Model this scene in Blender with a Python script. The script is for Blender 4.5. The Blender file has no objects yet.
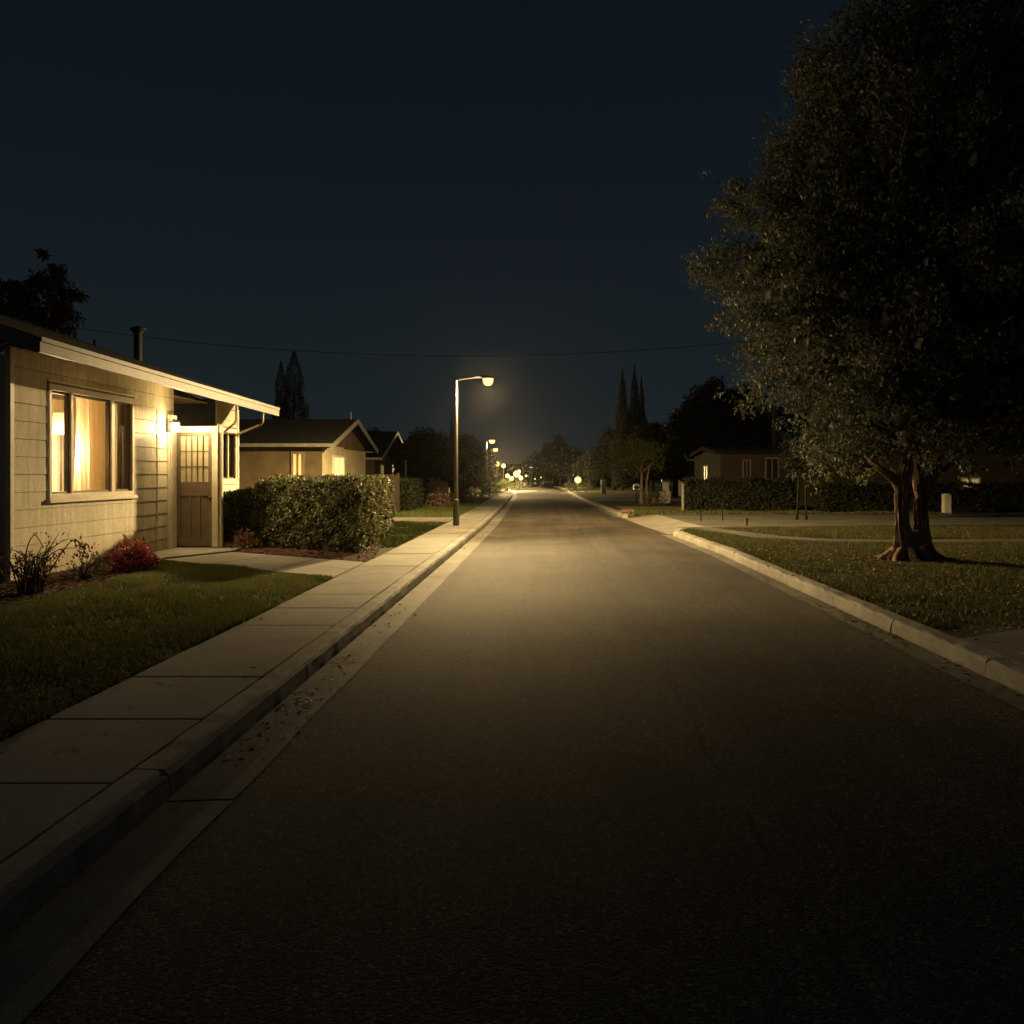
import bpy, math, random
import numpy as np
random.seed(7); rng = np.random.default_rng(7)
R = math.radians
sc = bpy.context.scene
col = sc.collection
H = 1.53            # eye height above the road
F = 900.0           # focal length in pixels
VX, VY = 547.0, 474.0
ZG = 0.13           # lawn level above the gutter

def W(px, py, Y): return ((px-VX)*Y/F, Y, H-(py-VY)*Y/F)
def G(px, py, z=ZG):
    Y = F*(H-z)/(py-VY); return ((px-VX)*Y/F, Y)

# ------------------------------------------------------------------ materials
class NT:
    def __init__(s, name):
        s.m = bpy.data.materials.new(name); s.m.use_nodes = True
        s.t = s.m.node_tree; s.n = s.t.nodes; s.l = s.t.links
        s.b = s.n['Principled BSDF']; s.out = s.n['Material Output']
    def node(s, typ, **kw):
        n = s.n.new(typ)
        for k, v in kw.items():
            if hasattr(n, k): setattr(n, k, v)
            else: n.inputs[k].default_value = v
        return n
    def link(s, a, b): s.l.new(a, b)
    def coord(s): return s.node('ShaderNodeTexCoord').outputs['Object']
    def noise(s, scale, detail=4, rough=.55, vec=None, dist=0):
        n = s.node('ShaderNodeTexNoise'); n.inputs['Scale'].default_value = scale
        n.inputs['Detail'].default_value = detail; n.inputs['Roughness'].default_value = rough
        n.inputs['Distortion'].default_value = dist
        s.link(vec if vec is not None else s.coord(), n.inputs['Vector']); return n.outputs['Fac']
    def ramp(s, fac, stops):
        r = s.node('ShaderNodeValToRGB'); e = r.color_ramp.elements
        while len(e) < len(stops): e.new(.5)
        for el, (p, c) in zip(e, stops):
            el.position = p; el.color = (c[0], c[1], c[2], 1) if hasattr(c, '__len__') else (c, c, c, 1)
        s.link(fac, r.inputs['Fac']); return r.outputs['Color']
    def mix(s, fac, a, b, mode='MIX'):
        n = s.node('ShaderNodeMix'); n.data_type = 'RGBA'; n.blend_type = mode
        for v, i in ((fac, 0), (a, 6), (b, 7)):
            if isinstance(v, (int, float)): n.inputs[i].default_value = v
            elif isinstance(v, tuple): n.inputs[i].default_value = (*v, 1)
            else: s.link(v, n.inputs[i])
        return n.outputs[2]
    def math(s, op, a, b=0.0, c=None):
        n = s.node('ShaderNodeMath'); n.operation = op
        for v, i in ((a, 0), (b, 1), (c, 2)):
            if v is None: continue
            if isinstance(v, (int, float)): n.inputs[i].default_value = v
            else: s.link(v, n.inputs[i])
        return n.outputs[0]
    def bump(s, h, dist=.01, strength=1.0, normal=None):
        n = s.node('ShaderNodeBump'); n.inputs['Distance'].default_value = dist
        n.inputs['Strength'].default_value = strength; s.link(h, n.inputs['Height'])
        if normal is not None: s.link(normal, n.inputs['Normal'])
        return n.outputs['Normal']

def simple(name, c, rough=.6, scale=6, var=.25, bump=.0, bscale=40, spec=.4, metal=0):
    t = NT(name); k = t.noise(scale, 6)
    d = tuple(max(0, x*(1-var)) for x in c); e = tuple(x*(1+var) for x in c)
    t.link(t.ramp(k, [(.3, d), (.7, e)]), t.b.inputs['Base Color'])
    t.b.inputs['Roughness'].default_value = rough; t.b.inputs['Specular IOR Level'].default_value = spec
    t.b.inputs['Metallic'].default_value = metal
    if bump: t.link(t.bump(t.noise(bscale, 6), bump), t.b.inputs['Normal'])
    return t.m

def leafmat(name, c1, c2, rough=.42, trans=.25, c3=None):
    t = NT(name); g = t.node('ShaderNodeNewGeometry')
    stops = [(0, c1), (.8, c2)] + ([(1, c3)] if c3 else [])
    cc = t.ramp(g.outputs['Random Per Island'], stops)
    t.link(cc, t.b.inputs['Base Color']); t.b.inputs['Roughness'].default_value = rough
    t.b.inputs['Specular IOR Level'].default_value = .22
    tr = t.node('ShaderNodeBsdfTranslucent'); t.link(cc, tr.inputs['Color'])
    mx = t.node('ShaderNodeMixShader'); mx.inputs[0].default_value = trans
    t.link(t.b.outputs[0], mx.inputs[1]); t.link(tr.outputs[0], mx.inputs[2]); t.link(mx.outputs[0], t.out.inputs['Surface'])
    return t.m

def glow(name, c, s):
    t = NT(name); t.b.inputs['Base Color'].default_value = (*c, 1)
    t.b.inputs['Emission Color'].default_value = (*c, 1); t.b.inputs['Emission Strength'].default_value = s
    return t.m

def glassmat(name, tint=(1, 1, 1)):
    t = NT(name); tr = t.node('ShaderNodeBsdfTransparent'); tr.inputs['Color'].default_value = (*tint, 1)
    gl = t.node('ShaderNodeBsdfGlossy'); gl.inputs['Roughness'].default_value = .03
    fr = t.node('ShaderNodeFresnel'); fr.inputs['IOR'].default_value = 1.45
    mx = t.node('ShaderNodeMixShader'); t.link(fr.outputs[0], mx.inputs[0])
    t.link(tr.outputs[0], mx.inputs[1]); t.link(gl.outputs[0], mx.inputs[2]); t.link(mx.outputs[0], t.out.inputs['Surface'])
    return t.m

def clothmat(name, c, trans=.5):
    t = NT(name); k = t.noise(30, 4); cc = t.ramp(k, [(.3, tuple(x*.85 for x in c)), (.7, c)])
    d = t.node('ShaderNodeBsdfDiffuse'); t.link(cc, d.inputs['Color'])
    tr = t.node('ShaderNodeBsdfTranslucent'); t.link(cc, tr.inputs['Color'])
    mx = t.node('ShaderNodeMixShader'); mx.inputs[0].default_value = trans
    t.link(d.outputs[0], mx.inputs[1]); t.link(tr.outputs[0], mx.inputs[2]); t.link(mx.outputs[0], t.out.inputs['Surface'])
    return t.m

M = {}
# asphalt: aggregate, patches, tyre polish, a wandering joint and a few hairline cracks
t = NT('asphalt'); co = t.coord()
ag = t.node('ShaderNodeTexVoronoi'); ag.inputs['Scale'].default_value = 80; t.link(co, ag.inputs['Vector'])
agc = t.node('ShaderNodeTexWhiteNoise'); t.link(ag.outputs['Position'], agc.inputs['Vector'])
base = t.ramp(agc.outputs['Value'], [(0, (.044, .037, .029)), (.6, (.084, .071, .055)), (.9, (.14, .12, .092)), (1, (.27, .235, .19))])
pat = t.ramp(t.noise(.55, 5, .6, co), [(.3, (.66,)*3), (.7, (1.28,)*3)])
mp = t.node('ShaderNodeMapping'); mp.inputs['Scale'].default_value = (1.5, .07, 1); t.link(co, mp.inputs['Vector'])
strk = t.ramp(t.noise(1.2, 4, .6, mp.outputs[0]), [(.32, (.70,)*3), (.68, (1.22,)*3)])
c = t.mix(1.0, t.mix(1.0, base, pat, 'MULTIPLY'), strk, 'MULTIPLY')
sx = t.node('ShaderNodeSeparateXYZ'); t.link(co, sx.inputs[0])
wob = t.math('MULTIPLY_ADD', t.noise(.8, 5, .7, co), .55, .62)
ln = t.math('LESS_THAN', t.math('ABSOLUTE', t.math('SUBTRACT', sx.outputs['X'], wob)), t.math('MULTIPLY', t.noise(3, 3, .6, co), .036))
brk = t.math('GREATER_THAN', t.noise(.9, 2, .5, co), .42)
ln = t.math('MULTIPLY', ln, brk)
vc = t.node('ShaderNodeTexVoronoi'); vc.feature = 'DISTANCE_TO_EDGE'; vc.inputs['Scale'].default_value = .23
wv = t.node('ShaderNodeVectorMath'); wv.operation = 'MULTIPLY_ADD'; t.link(co, wv.inputs[0])
nz = t.node('ShaderNodeTexNoise'); nz.inputs['Scale'].default_value = 1.7; nz.inputs['Detail'].default_value = 6; t.link(co, nz.inputs['Vector'])
wv.operation = 'ADD'; t.link(nz.outputs['Color'], wv.inputs[1]); t.link(wv.outputs[0], vc.inputs['Vector'])
ck = t.math('MULTIPLY', t.math('LESS_THAN', vc.outputs['Distance'], .0036), t.math('GREATER_THAN', t.noise(.35, 2, .5, co), .49))
ln = t.math('MAXIMUM', ln, ck)
drip = t.math('MULTIPLY', t.math('GREATER_THAN', t.noise(2.6, 3, .5, co), .66), t.math('LESS_THAN', t.math('ABSOLUTE', t.math('SUBTRACT', t.math('ABSOLUTE', t.math('SUBTRACT', sx.outputs['X'], .75)), 1.25)), .45))
pz = t.ramp(t.noise(.33, 2, .4, co), [(.60, (1, 1, 1)), (.612, (.74, .73, .72))])
c = t.mix(1, c, pz, 'MULTIPLY')
c = t.mix(t.math('MULTIPLY', drip, .38), c, (.015, .013, .011))
c = t.mix(t.math('MULTIPLY', ln, .5), c, (.012, .011, .010))
t.link(c, t.b.inputs['Base Color'])
t.b.inputs['Roughness'].default_value = .85; t.b.inputs['Specular IOR Level'].default_value = .16
bh = t.math('SUBTRACT', t.math('MULTIPLY_ADD', ag.outputs['Distance'], -.9, t.noise(140, 3, .6, co)), t.math('MULTIPLY', ln, .8))
t.link(t.bump(bh, .003, .7), t.b.inputs['Normal']); M['asphalt'] = t.m

def concrete(name, c, stain=.35):
    t = NT(name); co = t.coord()
    a = t.ramp(t.noise(1.1, 6, .65, co), [(.28, tuple(x*(1-stain) for x in c)), (.72, tuple(min(1, x*1.15) for x in c))])
    b = t.ramp(t.noise(60, 3, .6, co), [(.35, (.8,)*3), (.65, (1.1,)*3)])
    sp = t.ramp(t.noise(9, 6, .7, co), [(.66, (1,)*3), (.74, (.55,)*3)])
    t.link(t.mix(1, t.mix(1, a, b, 'MULTIPLY'), sp, 'MULTIPLY'), t.b.inputs['Base Color'])
    t.b.inputs['Roughness'].default_value = .8; t.b.inputs['Specular IOR Level'].default_value = .25
    t.link(t.bump(t.noise(90, 4, .6, co), .004, .7), t.b.inputs['Normal']); return t.m
M['walk'] = concrete('sidewalk_concrete', (.29, .27, .23))
M['kerb'] = concrete('kerb_concrete', (.36, .34, .29), .5)
M['gutter'] = concrete('gutter_concrete', (.26, .245, .21), .55)
M['drive'] = concrete('driveway_concrete', (.27, .25, .21), .45)
M['drive_dark'] = concrete('dark_driveway', (.15, .14, .115), .5)  # darker concrete for the side drive and footpath
M['soil'] = simple('turf_soil', (.07, .075, .028), .95, 3, .5, .02, 25, .1)
M['mulch'] = simple('mulch', (.07, .032, .02), .95, 14, .6, .03, 30, .1)
# painted siding
t = NT('siding'); co = t.coord()
a = t.ramp(t.noise(1.6, 6, .6, co), [(.3, (.52, .465, .345)), (.7, (.66, .605, .465))])
b = t.ramp(t.noise(22, 5, .6, co), [(.35, (.84,)*3), (.65, (1.08,)*3)])
sx = t.node('ShaderNodeSeparateXYZ'); t.link(co, sx.inputs[0])
mps = t.node('ShaderNodeMapping'); mps.inputs['Scale'].default_value = (1, 5, .5); t.link(co, mps.inputs['Vector'])
a = t.mix(1, a, t.ramp(t.noise(2.2, 6, .7, mps.outputs[0]), [(.36, (.74, .71, .66)), (.58, (1, 1, 1))]), 'MULTIPLY')
dirt = t.ramp(t.math('ADD', sx.outputs['Z'], t.math('MULTIPLY', t.noise(4, 4, .6, co), .5)), [(.45, (.72, .68, .6)), (.95, (1, 1, 1))])
t.link(t.mix(1, t.mix(1, a, b, 'MULTIPLY'), dirt, 'MULTIPLY'), t.b.inputs['Base Color'])
t.b.inputs['Roughness'].default_value = .6; t.b.inputs['Specular IOR Level'].default_value = .3
t.link(t.bump(t.noise(55, 5, .6, co), .004, .6), t.b.inputs['Normal']); M['siding'] = t.m
M['stucco_tan'] = simple('tan_stucco', (.30, .22, .12), .85, 2, .2, .01, 60, .2)
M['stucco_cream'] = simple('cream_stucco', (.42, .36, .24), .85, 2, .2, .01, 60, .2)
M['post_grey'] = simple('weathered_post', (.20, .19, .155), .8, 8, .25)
M['stucco_shaded'] = simple('shaded_flank_stucco', (.11, .082, .045), .9, 2, .25, .01, 60, .2)  # shade on the tan house's camera side, put into the wall colour
M['stucco_dim'] = simple('dim_brown_stucco', (.05, .037, .026), .9, 2, .25, .01, 60, .2)
M['stucco_brown'] = simple('brown_stucco', (.20, .14, .10), .9, 2, .25, .01, 60, .2)
M['trim'] = simple('cream_trim_paint', (.66, .60, .45), .45, 5, .12, .002, 30)
M['fascia'] = simple('fascia_paint', (.165, .14, .098), .5, 3, .35, .002, 30)
M['soffit'] = simple('soffit_paint', (.50, .42, .28), .6, 4, .15)
M['shingle'] = simple('roof_shingle', (.02, .019, .017), .95, 5, .4, .02, 14, .2)
M['door'] = simple('brown_door_paint', (.16, .12, .08), .45, 8, .15, .002, 40)
M['sash'] = simple('dark_sash_paint', (.055, .04, .03), .5, 8, .2)
M['frost'] = simple('frosted_pane', (.62, .54, .36), .3, 3, .12)
M['glass'] = glassmat('window_glass')
M['curtain'] = clothmat('amber_curtain', (.85, .72, .48), .5)
M['curtain_dark'] = clothmat('dark_curtain', (.26, .18, .11), .25)
M['linen'] = clothmat('linen_curtain', (.92, .82, .6), .1)
M['sheer'] = clothmat('sheer_curtain', (.85, .74, .5), .7)
M['room'] = simple('room_wall', (.78, .66, .45), .8, 3, .1)
M['dark_metal'] = simple('dark_metal', (.04, .038, .035), .5, 8, .3, 0, 40, .5)
M['pole'] = simple('painted_pole', (.10, .092, .075), .5, 9, .25, .001, 60, .5)
M['galv'] = simple('galvanised_pipe', (.025, .024, .022), .7, 10, .25)
M['white'] = simple('white_paint', (.7, .68, .6), .5, 9, .15)
M['stone'] = simple('pale_render', (.52, .48, .38), .85, 5, .25, .01, 40, .2)
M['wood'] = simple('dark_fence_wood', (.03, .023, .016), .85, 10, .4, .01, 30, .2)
M['terra'] = simple('brick_brown', (.17, .10, .06), .9, 8, .3, .01, 40, .2)
M['litter'] = leafmat('dry_leaf', (.14, .09, .05), (.36, .26, .15), .7, .1)
M['chip'] = leafmat('mulch_chip', (.05, .022, .014), (.17, .075, .045), .9, .02)
M['grass'] = leafmat('grass_blade', (.098, .112, .03), (.20, .21, .07), .6, .3, (.21, .22, .075))
M['grass_shaded'] = leafmat('grass_blade_shaded', (.04, .055, .012), (.09, .11, .025), .5, .2)  # darker copy of the blades, hedge shade put into the colour
M['grass_dry'] = leafmat('grass_blade_dry', (.05, .056, .016), (.11, .115, .036), .55, .3, (.24, .2, .09))
M['leaf_big'] = leafmat('street_tree_leaf', (.06, .07, .048), (.175, .18, .125), .6, .3, (.26, .26, .17))
M['leaf_hedge'] = leafmat('hedge_leaf', (.06, .066, .03), (.18, .18, .085), .55, .25, (.28, .26, .14))
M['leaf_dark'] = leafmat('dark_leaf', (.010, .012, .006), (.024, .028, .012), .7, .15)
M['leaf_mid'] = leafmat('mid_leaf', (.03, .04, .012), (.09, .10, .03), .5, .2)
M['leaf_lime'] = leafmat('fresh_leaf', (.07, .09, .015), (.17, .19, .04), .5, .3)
M['leaf_red'] = leafmat('red_leaf', (.16, .03, .025), (.38, .09, .07), .4, .2, (.5, .24, .2))
M['leaf_pink'] = leafmat('rusty_leaf', (.12, .06, .04), (.3, .18, .12), .5, .2)
M['leaf_core'] = simple('inner_twigs', (.02, .019, .01), .95, 9, .4, 0, 40, .05)
M['twig'] = simple('twig', (.10, .06, .045), .8, 12, .4, 0, 40, .2)
t = NT('bark'); co = t.coord()
mp = t.node('ShaderNodeMapping'); mp.inputs['Scale'].default_value = (1, 1, .22); t.link(co, mp.inputs['Vector'])
nb = t.noise(16, 7, .65, mp.outputs[0], .6)
t.link(t.ramp(nb, [(.32, (.09, .055, .036)), (.5, (.34, .235, .15)), (.72, (.58, .45, .32))]), t.b.inputs['Base Color'])
t.b.inputs['Roughness'].default_value = .9; t.b.inputs['Specular IOR Level'].default_value = .12
t.link(t.bump(t.noise(45, 6, .7, mp.outputs[0], .8), .02, 1, t.bump(nb, .06, 1)), t.b.inputs['Normal']); M['bark'] = t.m
WARM = (1.0, .69, .295)
M['lens'] = glow('lamp_lens_glow', (1, .52, .17), 3.0)
M['globe'] = glow('globe_glow', (1, .58, .20), 2.2)
M['bulb'] = glow('porch_bulb_glow', (1, .80, .48), 40)
M['lit'] = glow('lit_window', (1, .74, .36), .75)
M['lit_soft'] = glow('lit_window_soft', (1, .66, .32), .22)
M['lit_dim'] = glow('lit_window_dim', (1, .72, .36), .09)
M['shade'] = glow('lampshade_glow', (1, .74, .42), .8)

# ------------------------------------------------------------------ mesh helpers
class MB:
    def __init__(s): s.v = []; s.f = []
    def quad(s, *p):
        n = len(s.v); s.v += [tuple(q) for q in p]; s.f.append(tuple(range(n, n+len(p)))); return s
    def box(s, a, b):
        (x0, y0, z0), (x1, y1, z1) = [tuple(map(min, zip(a, b))), tuple(map(max, zip(a, b)))]
        n = len(s.v)
        s.v += [(x0,y0,z0),(x1,y0,z0),(x1,y1,z0),(x0,y1,z0),(x0,y0,z1),(x1,y0,z1),(x1,y1,z1),(x0,y1,z1)]
        s.f += [tuple(n+i for i in q) for q in ((0,3,2,1),(4,5,6,7),(0,1,5,4),(1,2,6,5),(2,3,7,6),(3,0,4,7))]; return s
    def prism(s, bot, top):
        n = len(s.v); k = len(bot); s.v += [tuple(p) for p in bot]+[tuple(p) for p in top]
        s.f.append(tuple(n+i for i in reversed(range(k)))); s.f.append(tuple(n+k+i for i in range(k)))
        for i in range(k):
            j = (i+1) % k; s.f.append((n+i, n+j, n+k+j, n+k+i))
        return s
    def obox(s, o, u, v, w):
        o, u, v, w = map(np.array, (o, u, v, w))
        return s.prism([o, o+u, o+u+v, o+v], [o+w, o+u+w, o+u+v+w, o+v+w])
    def tube(s, pts, rad, seg=10, cap=True, lobes=None):
        pts = [np.array(p, float) for p in pts]; n = len(pts)
        rad = list(rad) if hasattr(rad, '__len__') else [rad]*n
        start = len(s.v); ref = None
        for i, p in enumerate(pts):
            d = pts[min(i+1, n-1)]-pts[max(i-1, 0)]; d = d/(np.linalg.norm(d)+1e-9)
            if ref is None:
                ref = np.array((1., 0, 0)) if abs(d[0]) < .9 else np.array((0, 1., 0))
            a = ref-d*ref.dot(d); a /= np.linalg.norm(a)+1e-9; b = np.cross(d, a); ref = a
            for k in range(seg):
                th = 2*math.pi*k/seg; r = rad[i]*(lobes(i/(n-1 or 1), th) if lobes else 1)
                s.v.append(tuple(p+(a*math.cos(th)+b*math.sin(th))*r))
        for i in range(n-1):
            for k in range(seg):
                k2 = (k+1) % seg
                s.f.append((start+i*seg+k, start+i*seg+k2, start+(i+1)*seg+k2, start+(i+1)*seg+k))
        if cap:
            s.f.append(tuple(start+k for k in reversed(range(seg)))); s.f.append(tuple(start+(n-1)*seg+k for k in range(seg)))
        return s
    def lathe(s, c, prof, seg=16):
        st = len(s.v)
        for r, z in prof:
            for k in range(seg):
                th = 2*math.pi*k/seg; s.v.append((c[0]+r*math.cos(th), c[1]+r*math.sin(th), c[2]+z))
        for i in range(len(prof)-1):
            for k in range(seg):
                k2 = (k+1) % seg; s.f.append((st+i*seg+k, st+i*seg+k2, st+(i+1)*seg+k2, st+(i+1)*seg+k))
        s.f.append(tuple(st+k for k in reversed(range(seg)))); s.f.append(tuple(st+(len(prof)-1)*seg+k for k in range(seg)))
        return s
    def build(s, name, mat, parent=None, smooth=False, bevel=0, label=None):
        me = bpy.data.meshes.new(name); me.from_pydata(s.v, [], s.f); me.update()
        return link(name, me, mat, parent, smooth, bevel, label)

def link(name, me, mat, parent=None, smooth=False, bevel=0, label=None):
    me.materials.append(M[mat] if isinstance(mat, str) else mat)
    if smooth: me.polygons.foreach_set('use_smooth', [True]*len(me.polygons))
    o = bpy.data.objects.new(name, me); col.objects.link(o)
    if parent is not None:
        o.parent = parent; o.matrix_parent_inverse = ROOTINV(parent)
    if bevel:
        b = o.modifiers.new('bevel', 'BEVEL'); b.width = bevel; b.segments = 2; b.limit_method = 'ANGLE'
    if label: o['label'] = label
    return o
WORLD = {}
def ROOTINV(p):
    from mathutils import Matrix
    m = WORLD.get(p.name)
    return m.inverted() if m is not None else Matrix()
def tag(o, label=None, cat=None, group=None, kind=None):
    if label: o['label'] = label
    if cat: o['category'] = cat
    if group: o['group'] = group
    if kind: o['kind'] = kind
    return o
def empty(name, loc, label, cat, group=None):
    from mathutils import Matrix
    o = bpy.data.objects.new(name, None); col.objects.link(o); o.location = loc; o.empty_display_size = .2
    WORLD[o.name] = Matrix.Translation(loc); return tag(o, label, cat, group)
def npmesh(name, V, nper, mat, parent=None, label=None):
    N = len(V)//nper; me = bpy.data.meshes.new(name)
    me.vertices.add(len(V)); me.vertices.foreach_set('co', np.ascontiguousarray(V, np.float32).ravel())
    me.loops.add(len(V)); me.loops.foreach_set('vertex_index', np.arange(len(V), dtype=np.int32))
    me.polygons.add(N); me.polygons.foreach_set('loop_start', np.arange(0, len(V), nper, dtype=np.int32))
    me.polygons.foreach_set('loop_total', np.full(N, nper, np.int32)); me.update(calc_edges=True); me.validate()
    return link(name, me, mat, parent, False, 0, label)
def unit(a): return a/(np.linalg.norm(a, axis=-1, keepdims=True)+1e-9)
def leaves(C, size, droop=.3, aspect=.5, out=None):
    """diamond leaves at the points C (N,3), random lie with a droop"""
    N = len(C); d = rng.normal(size=(N, 3)); d[:, 2] -= droop*1.5
    if out is not None: d += out*1.0
    d = unit(d); n = unit(np.cross(d, rng.normal(size=(N, 3)))); s = np.cross(d, n)
    L = (np.asarray(size)*rng.uniform(.6, 1.35, N))[:, None]; w = L*aspect*.5
    mid = C+d*L*.42
    V = np.stack([C, mid+s*w+n*w*.25, C+d*L, mid-s*w+n*w*.25], 1); return V.reshape(-1, 3)

# ------------------------------------------------------------------ world, camera, light set-up
w = bpy.data.worlds.new('World'); sc.world = w; w.use_nodes = True
nt = w.node_tree; bg = nt.nodes['Background']
sky = nt.nodes.new('ShaderNodeTexSky'); sky.sky_type = 'NISHITA'; sky.sun_disc = False
sky.sun_elevation = R(-3); sky.sun_rotation = R(200)
tc = nt.nodes.new('ShaderNodeTexCoord'); sp = nt.nodes.new('ShaderNodeSeparateXYZ'); nt.links.new(tc.outputs['Generated'], sp.inputs[0])
rp = nt.nodes.new('ShaderNodeValToRGB'); e = rp.color_ramp.elements
for _ in range(3): e.new(.5)
for el, (p, c) in zip(e, [(0, (.0120, .0165, .0180)), (.06, (.0105, .0160, .0182)), (.16, (.0072, .0122, .0158)), (.32, (.0042, .0076, .0118)), (.6, (.0026, .0046, .0082))]):
    el.position = p; el.color = (*c, 1)
nt.links.new(sp.outputs['Z'], rp.inputs['Fac'])
mx = nt.nodes.new('ShaderNodeMix'); mx.data_type = 'RGBA'; mx.blend_type = 'ADD'; mx.inputs[0].default_value = 0.02
nt.links.new(rp.outputs[0], mx.inputs[6]); nt.links.new(sky.outputs[0], mx.inputs[7])
nt.links.new(mx.outputs[2], bg.inputs['Color']); bg.inputs['Strength'].default_value = 1.0

cam = bpy.data.cameras.new('camera'); co_ = bpy.data.objects.new('camera', cam); col.objects.link(co_)
co_.location = (0, 0, H); co_.rotation_euler = (R(90), 0, 0)
cam.sensor_width = 36; cam.lens = F/1024*36; cam.shift_x = -(VX-512)/1024; cam.shift_y = -(512-VY)/1024
cam.clip_end = 3000; cam.clip_start = .05
sc.camera = co_
sc.view_settings.view_transform = 'Standard'; sc.view_settings.look = 'None'; sc.view_settings.exposure = 0; sc.view_settings.gamma = 1
sc.cycles.use_denoising = True
try: sc.cycles.denoiser = 'OPENIMAGEDENOISE'
except Exception: pass
sc.cycles.max_bounces = 6; sc.cycles.diffuse_bounces = 3; sc.cycles.transparent_max_bounces = 12
sc.cycles.volume_bounces = 0; sc.cycles.sample_clamp_indirect = 4; sc.cycles.caustics_reflective = False; sc.cycles.caustics_refractive = False
sc.cycles.use_light_tree = True
sc.cycles.volume_step_rate = 4

moon = bpy.data.lights.new('moon_light', 'SUN'); moon.energy = .006; moon.angle = R(.5); moon.color = (.75, .85, 1)
mo = bpy.data.objects.new('moon_light', moon); col.objects.link(mo); mo.rotation_euler = (R(50), 0, R(-20))

def lamp_light(loc, watts, color, radius, parent, batwing=False, axis='Z'):
    l = bpy.data.lights.new('lamp_light', 'POINT'); l.energy = watts; l.color = color; l.shadow_soft_size = radius
    if batwing:       # strength shaped by direction: street lamps low and wide, porch lamp outwards
        l.use_nodes = True; n = l.node_tree.nodes; k = l.node_tree.links; em = n['Emission']
        tcn = n.new('ShaderNodeTexCoord'); s = n.new('ShaderNodeSeparateXYZ'); k.new(tcn.outputs['Normal'], s.inputs[0])
        mr = n.new('ShaderNodeMapRange'); mr.inputs[1].default_value = -1; mr.inputs[2].default_value = 1; k.new(s.outputs[axis], mr.inputs[0])
        r = n.new('ShaderNodeValToRGB'); e = r.color_ramp.elements
        st = batwing
        while len(e) < len(st): e.new(.5)
        for el, (p, v) in zip(e, st): el.position = (p+1)/2; el.color = (v, v, v, 1)
        k.new(mr.outputs[0], r.inputs[0]); sig = r.outputs[0]
        if axis == 'Z':   # made-up cut along the carriageway keeps the near road dark
            def mth(op, a, b=0.0):
                q = n.new('ShaderNodeMath'); q.operation = op
                for v, i in ((a, 0), (b, 1)):
                    if isinstance(v, (int, float)): q.inputs[i].default_value = v
                    else: k.new(v, q.inputs[i])
                return q.outputs[0]
            def rng_(v, a, b, c, d):
                q = n.new('ShaderNodeMapRange'); q.interpolation_type = 'SMOOTHSTEP'
                for i, x_ in enumerate((a, b, c, d)): q.inputs[i+1].default_value = x_
                k.new(v, q.inputs[0]); return q.outputs[0]
            g_ = rng_(mth('ABSOLUTE', s.outputs['X']), .18, .40, .10, 1); h_ = rng_(s.outputs['Z'], -.285, -.165, 0, 1)
            f_ = mth('ADD', 1.0, mth('MULTIPLY', h_, mth('SUBTRACT', g_, 1.0)))
            sig = mth('MULTIPLY', sig, f_)
        else:             # made-up cut dims the light towards the door leaf; no shield is modelled
            q = n.new('ShaderNodeMapRange'); q.interpolation_type = 'SMOOTHSTEP'
            for i, x_ in enumerate((.02, .38, 1, .13)): q.inputs[i+1].default_value = x_
            k.new(s.outputs['Y'], q.inputs[0]); mm = n.new('ShaderNodeMath'); mm.operation = 'MULTIPLY'
            k.new(sig, mm.inputs[0]); k.new(q.outputs[0], mm.inputs[1]); sig = mm.outputs[0]
        k.new(sig, em.inputs['Strength'])
    o = bpy.data.objects.new('lamp_light', l); col.objects.link(o); o.location = loc
    if parent is not None:
        o.parent = parent; o.matrix_parent_inverse = ROOTINV(parent)
    return o
BAT = [(-1, .24), (-.75, .52), (-.45, 2.1), (-.27, 2.3), (-.14, .95), (.05, .6), (.2, .38), (.45, .15), (1, .04)]

# ------------------------------------------------------------------ ground, road, kerbs
def lerp(tab, y): return float(np.interp(y, [a for a, _ in tab], [b for _, b in tab]))
KL = [(-10, -1.77), (26, -1.77), (40, -1.95), (60, -2.3), (85, -3.3), (120, -5.4), (160, -9)]
KR = [(-10, 3.3), (17, 3.3), (22, 3.12), (26, 2.85), (33, 2.55), (55, 2.0), (85, 1.75), (120, .4), (160, -3)]
kl = lambda y: lerp(KL, y); kr = lambda y: lerp(KR, y)
M0, M1 = 22.6, 31.0          # the mouth of the side drive on the right
def gz(y): return 0 if y < 100 else -.0009*(min(y, 190)-100)**2
def zr(x, y):
    u = min(1, max(0, (y-27)/10))*(.022*math.sin(y*.62)+.016*math.sin(y*.29+1))
    c = (kl(y)+kr(y))/2; hw = (kr(y)-kl(y))/2
    return gz(y)+u*(1-min(1, abs(x-c)/hw)**4)+.045*(1-((x-c)/hw)**2)
ys = list(np.arange(-8, 32, 1.))+list(np.arange(32, 130, 2.))+[130, 140, 150, 165, 180, 200, 240, 300, 400, 600]
g = MB(); rows = []
for y in ys:
    mouth = M0-.2 < y < M1+.2; a, b = kl(y), kr(y); z = gz(y); o = 1.15 if mouth else .14
    prof = [(-500, z+ZG), (-60, z+ZG), (-20, z+ZG), (-8, z+ZG), (a-.9, z+ZG), (a-.14, z+ZG), (a-.10, z-.07), (b+.06, z-.07), (b+o, z+ZG), (b+1.3, z+ZG), (9, z+ZG), (20, z+ZG), (60, z+ZG), (500, z+ZG)]
    rows.append(len(g.v)); g.v += [(p[0], y, p[1]) for p in prof]
for i in range(len(rows)-1):
    for k in range(13): g.f.append((rows[i]+k, rows[i]+k+1, rows[i+1]+k+1, rows[i+1]+k))
tag(g.build('ground', 'soil'), kind='structure')

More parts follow.
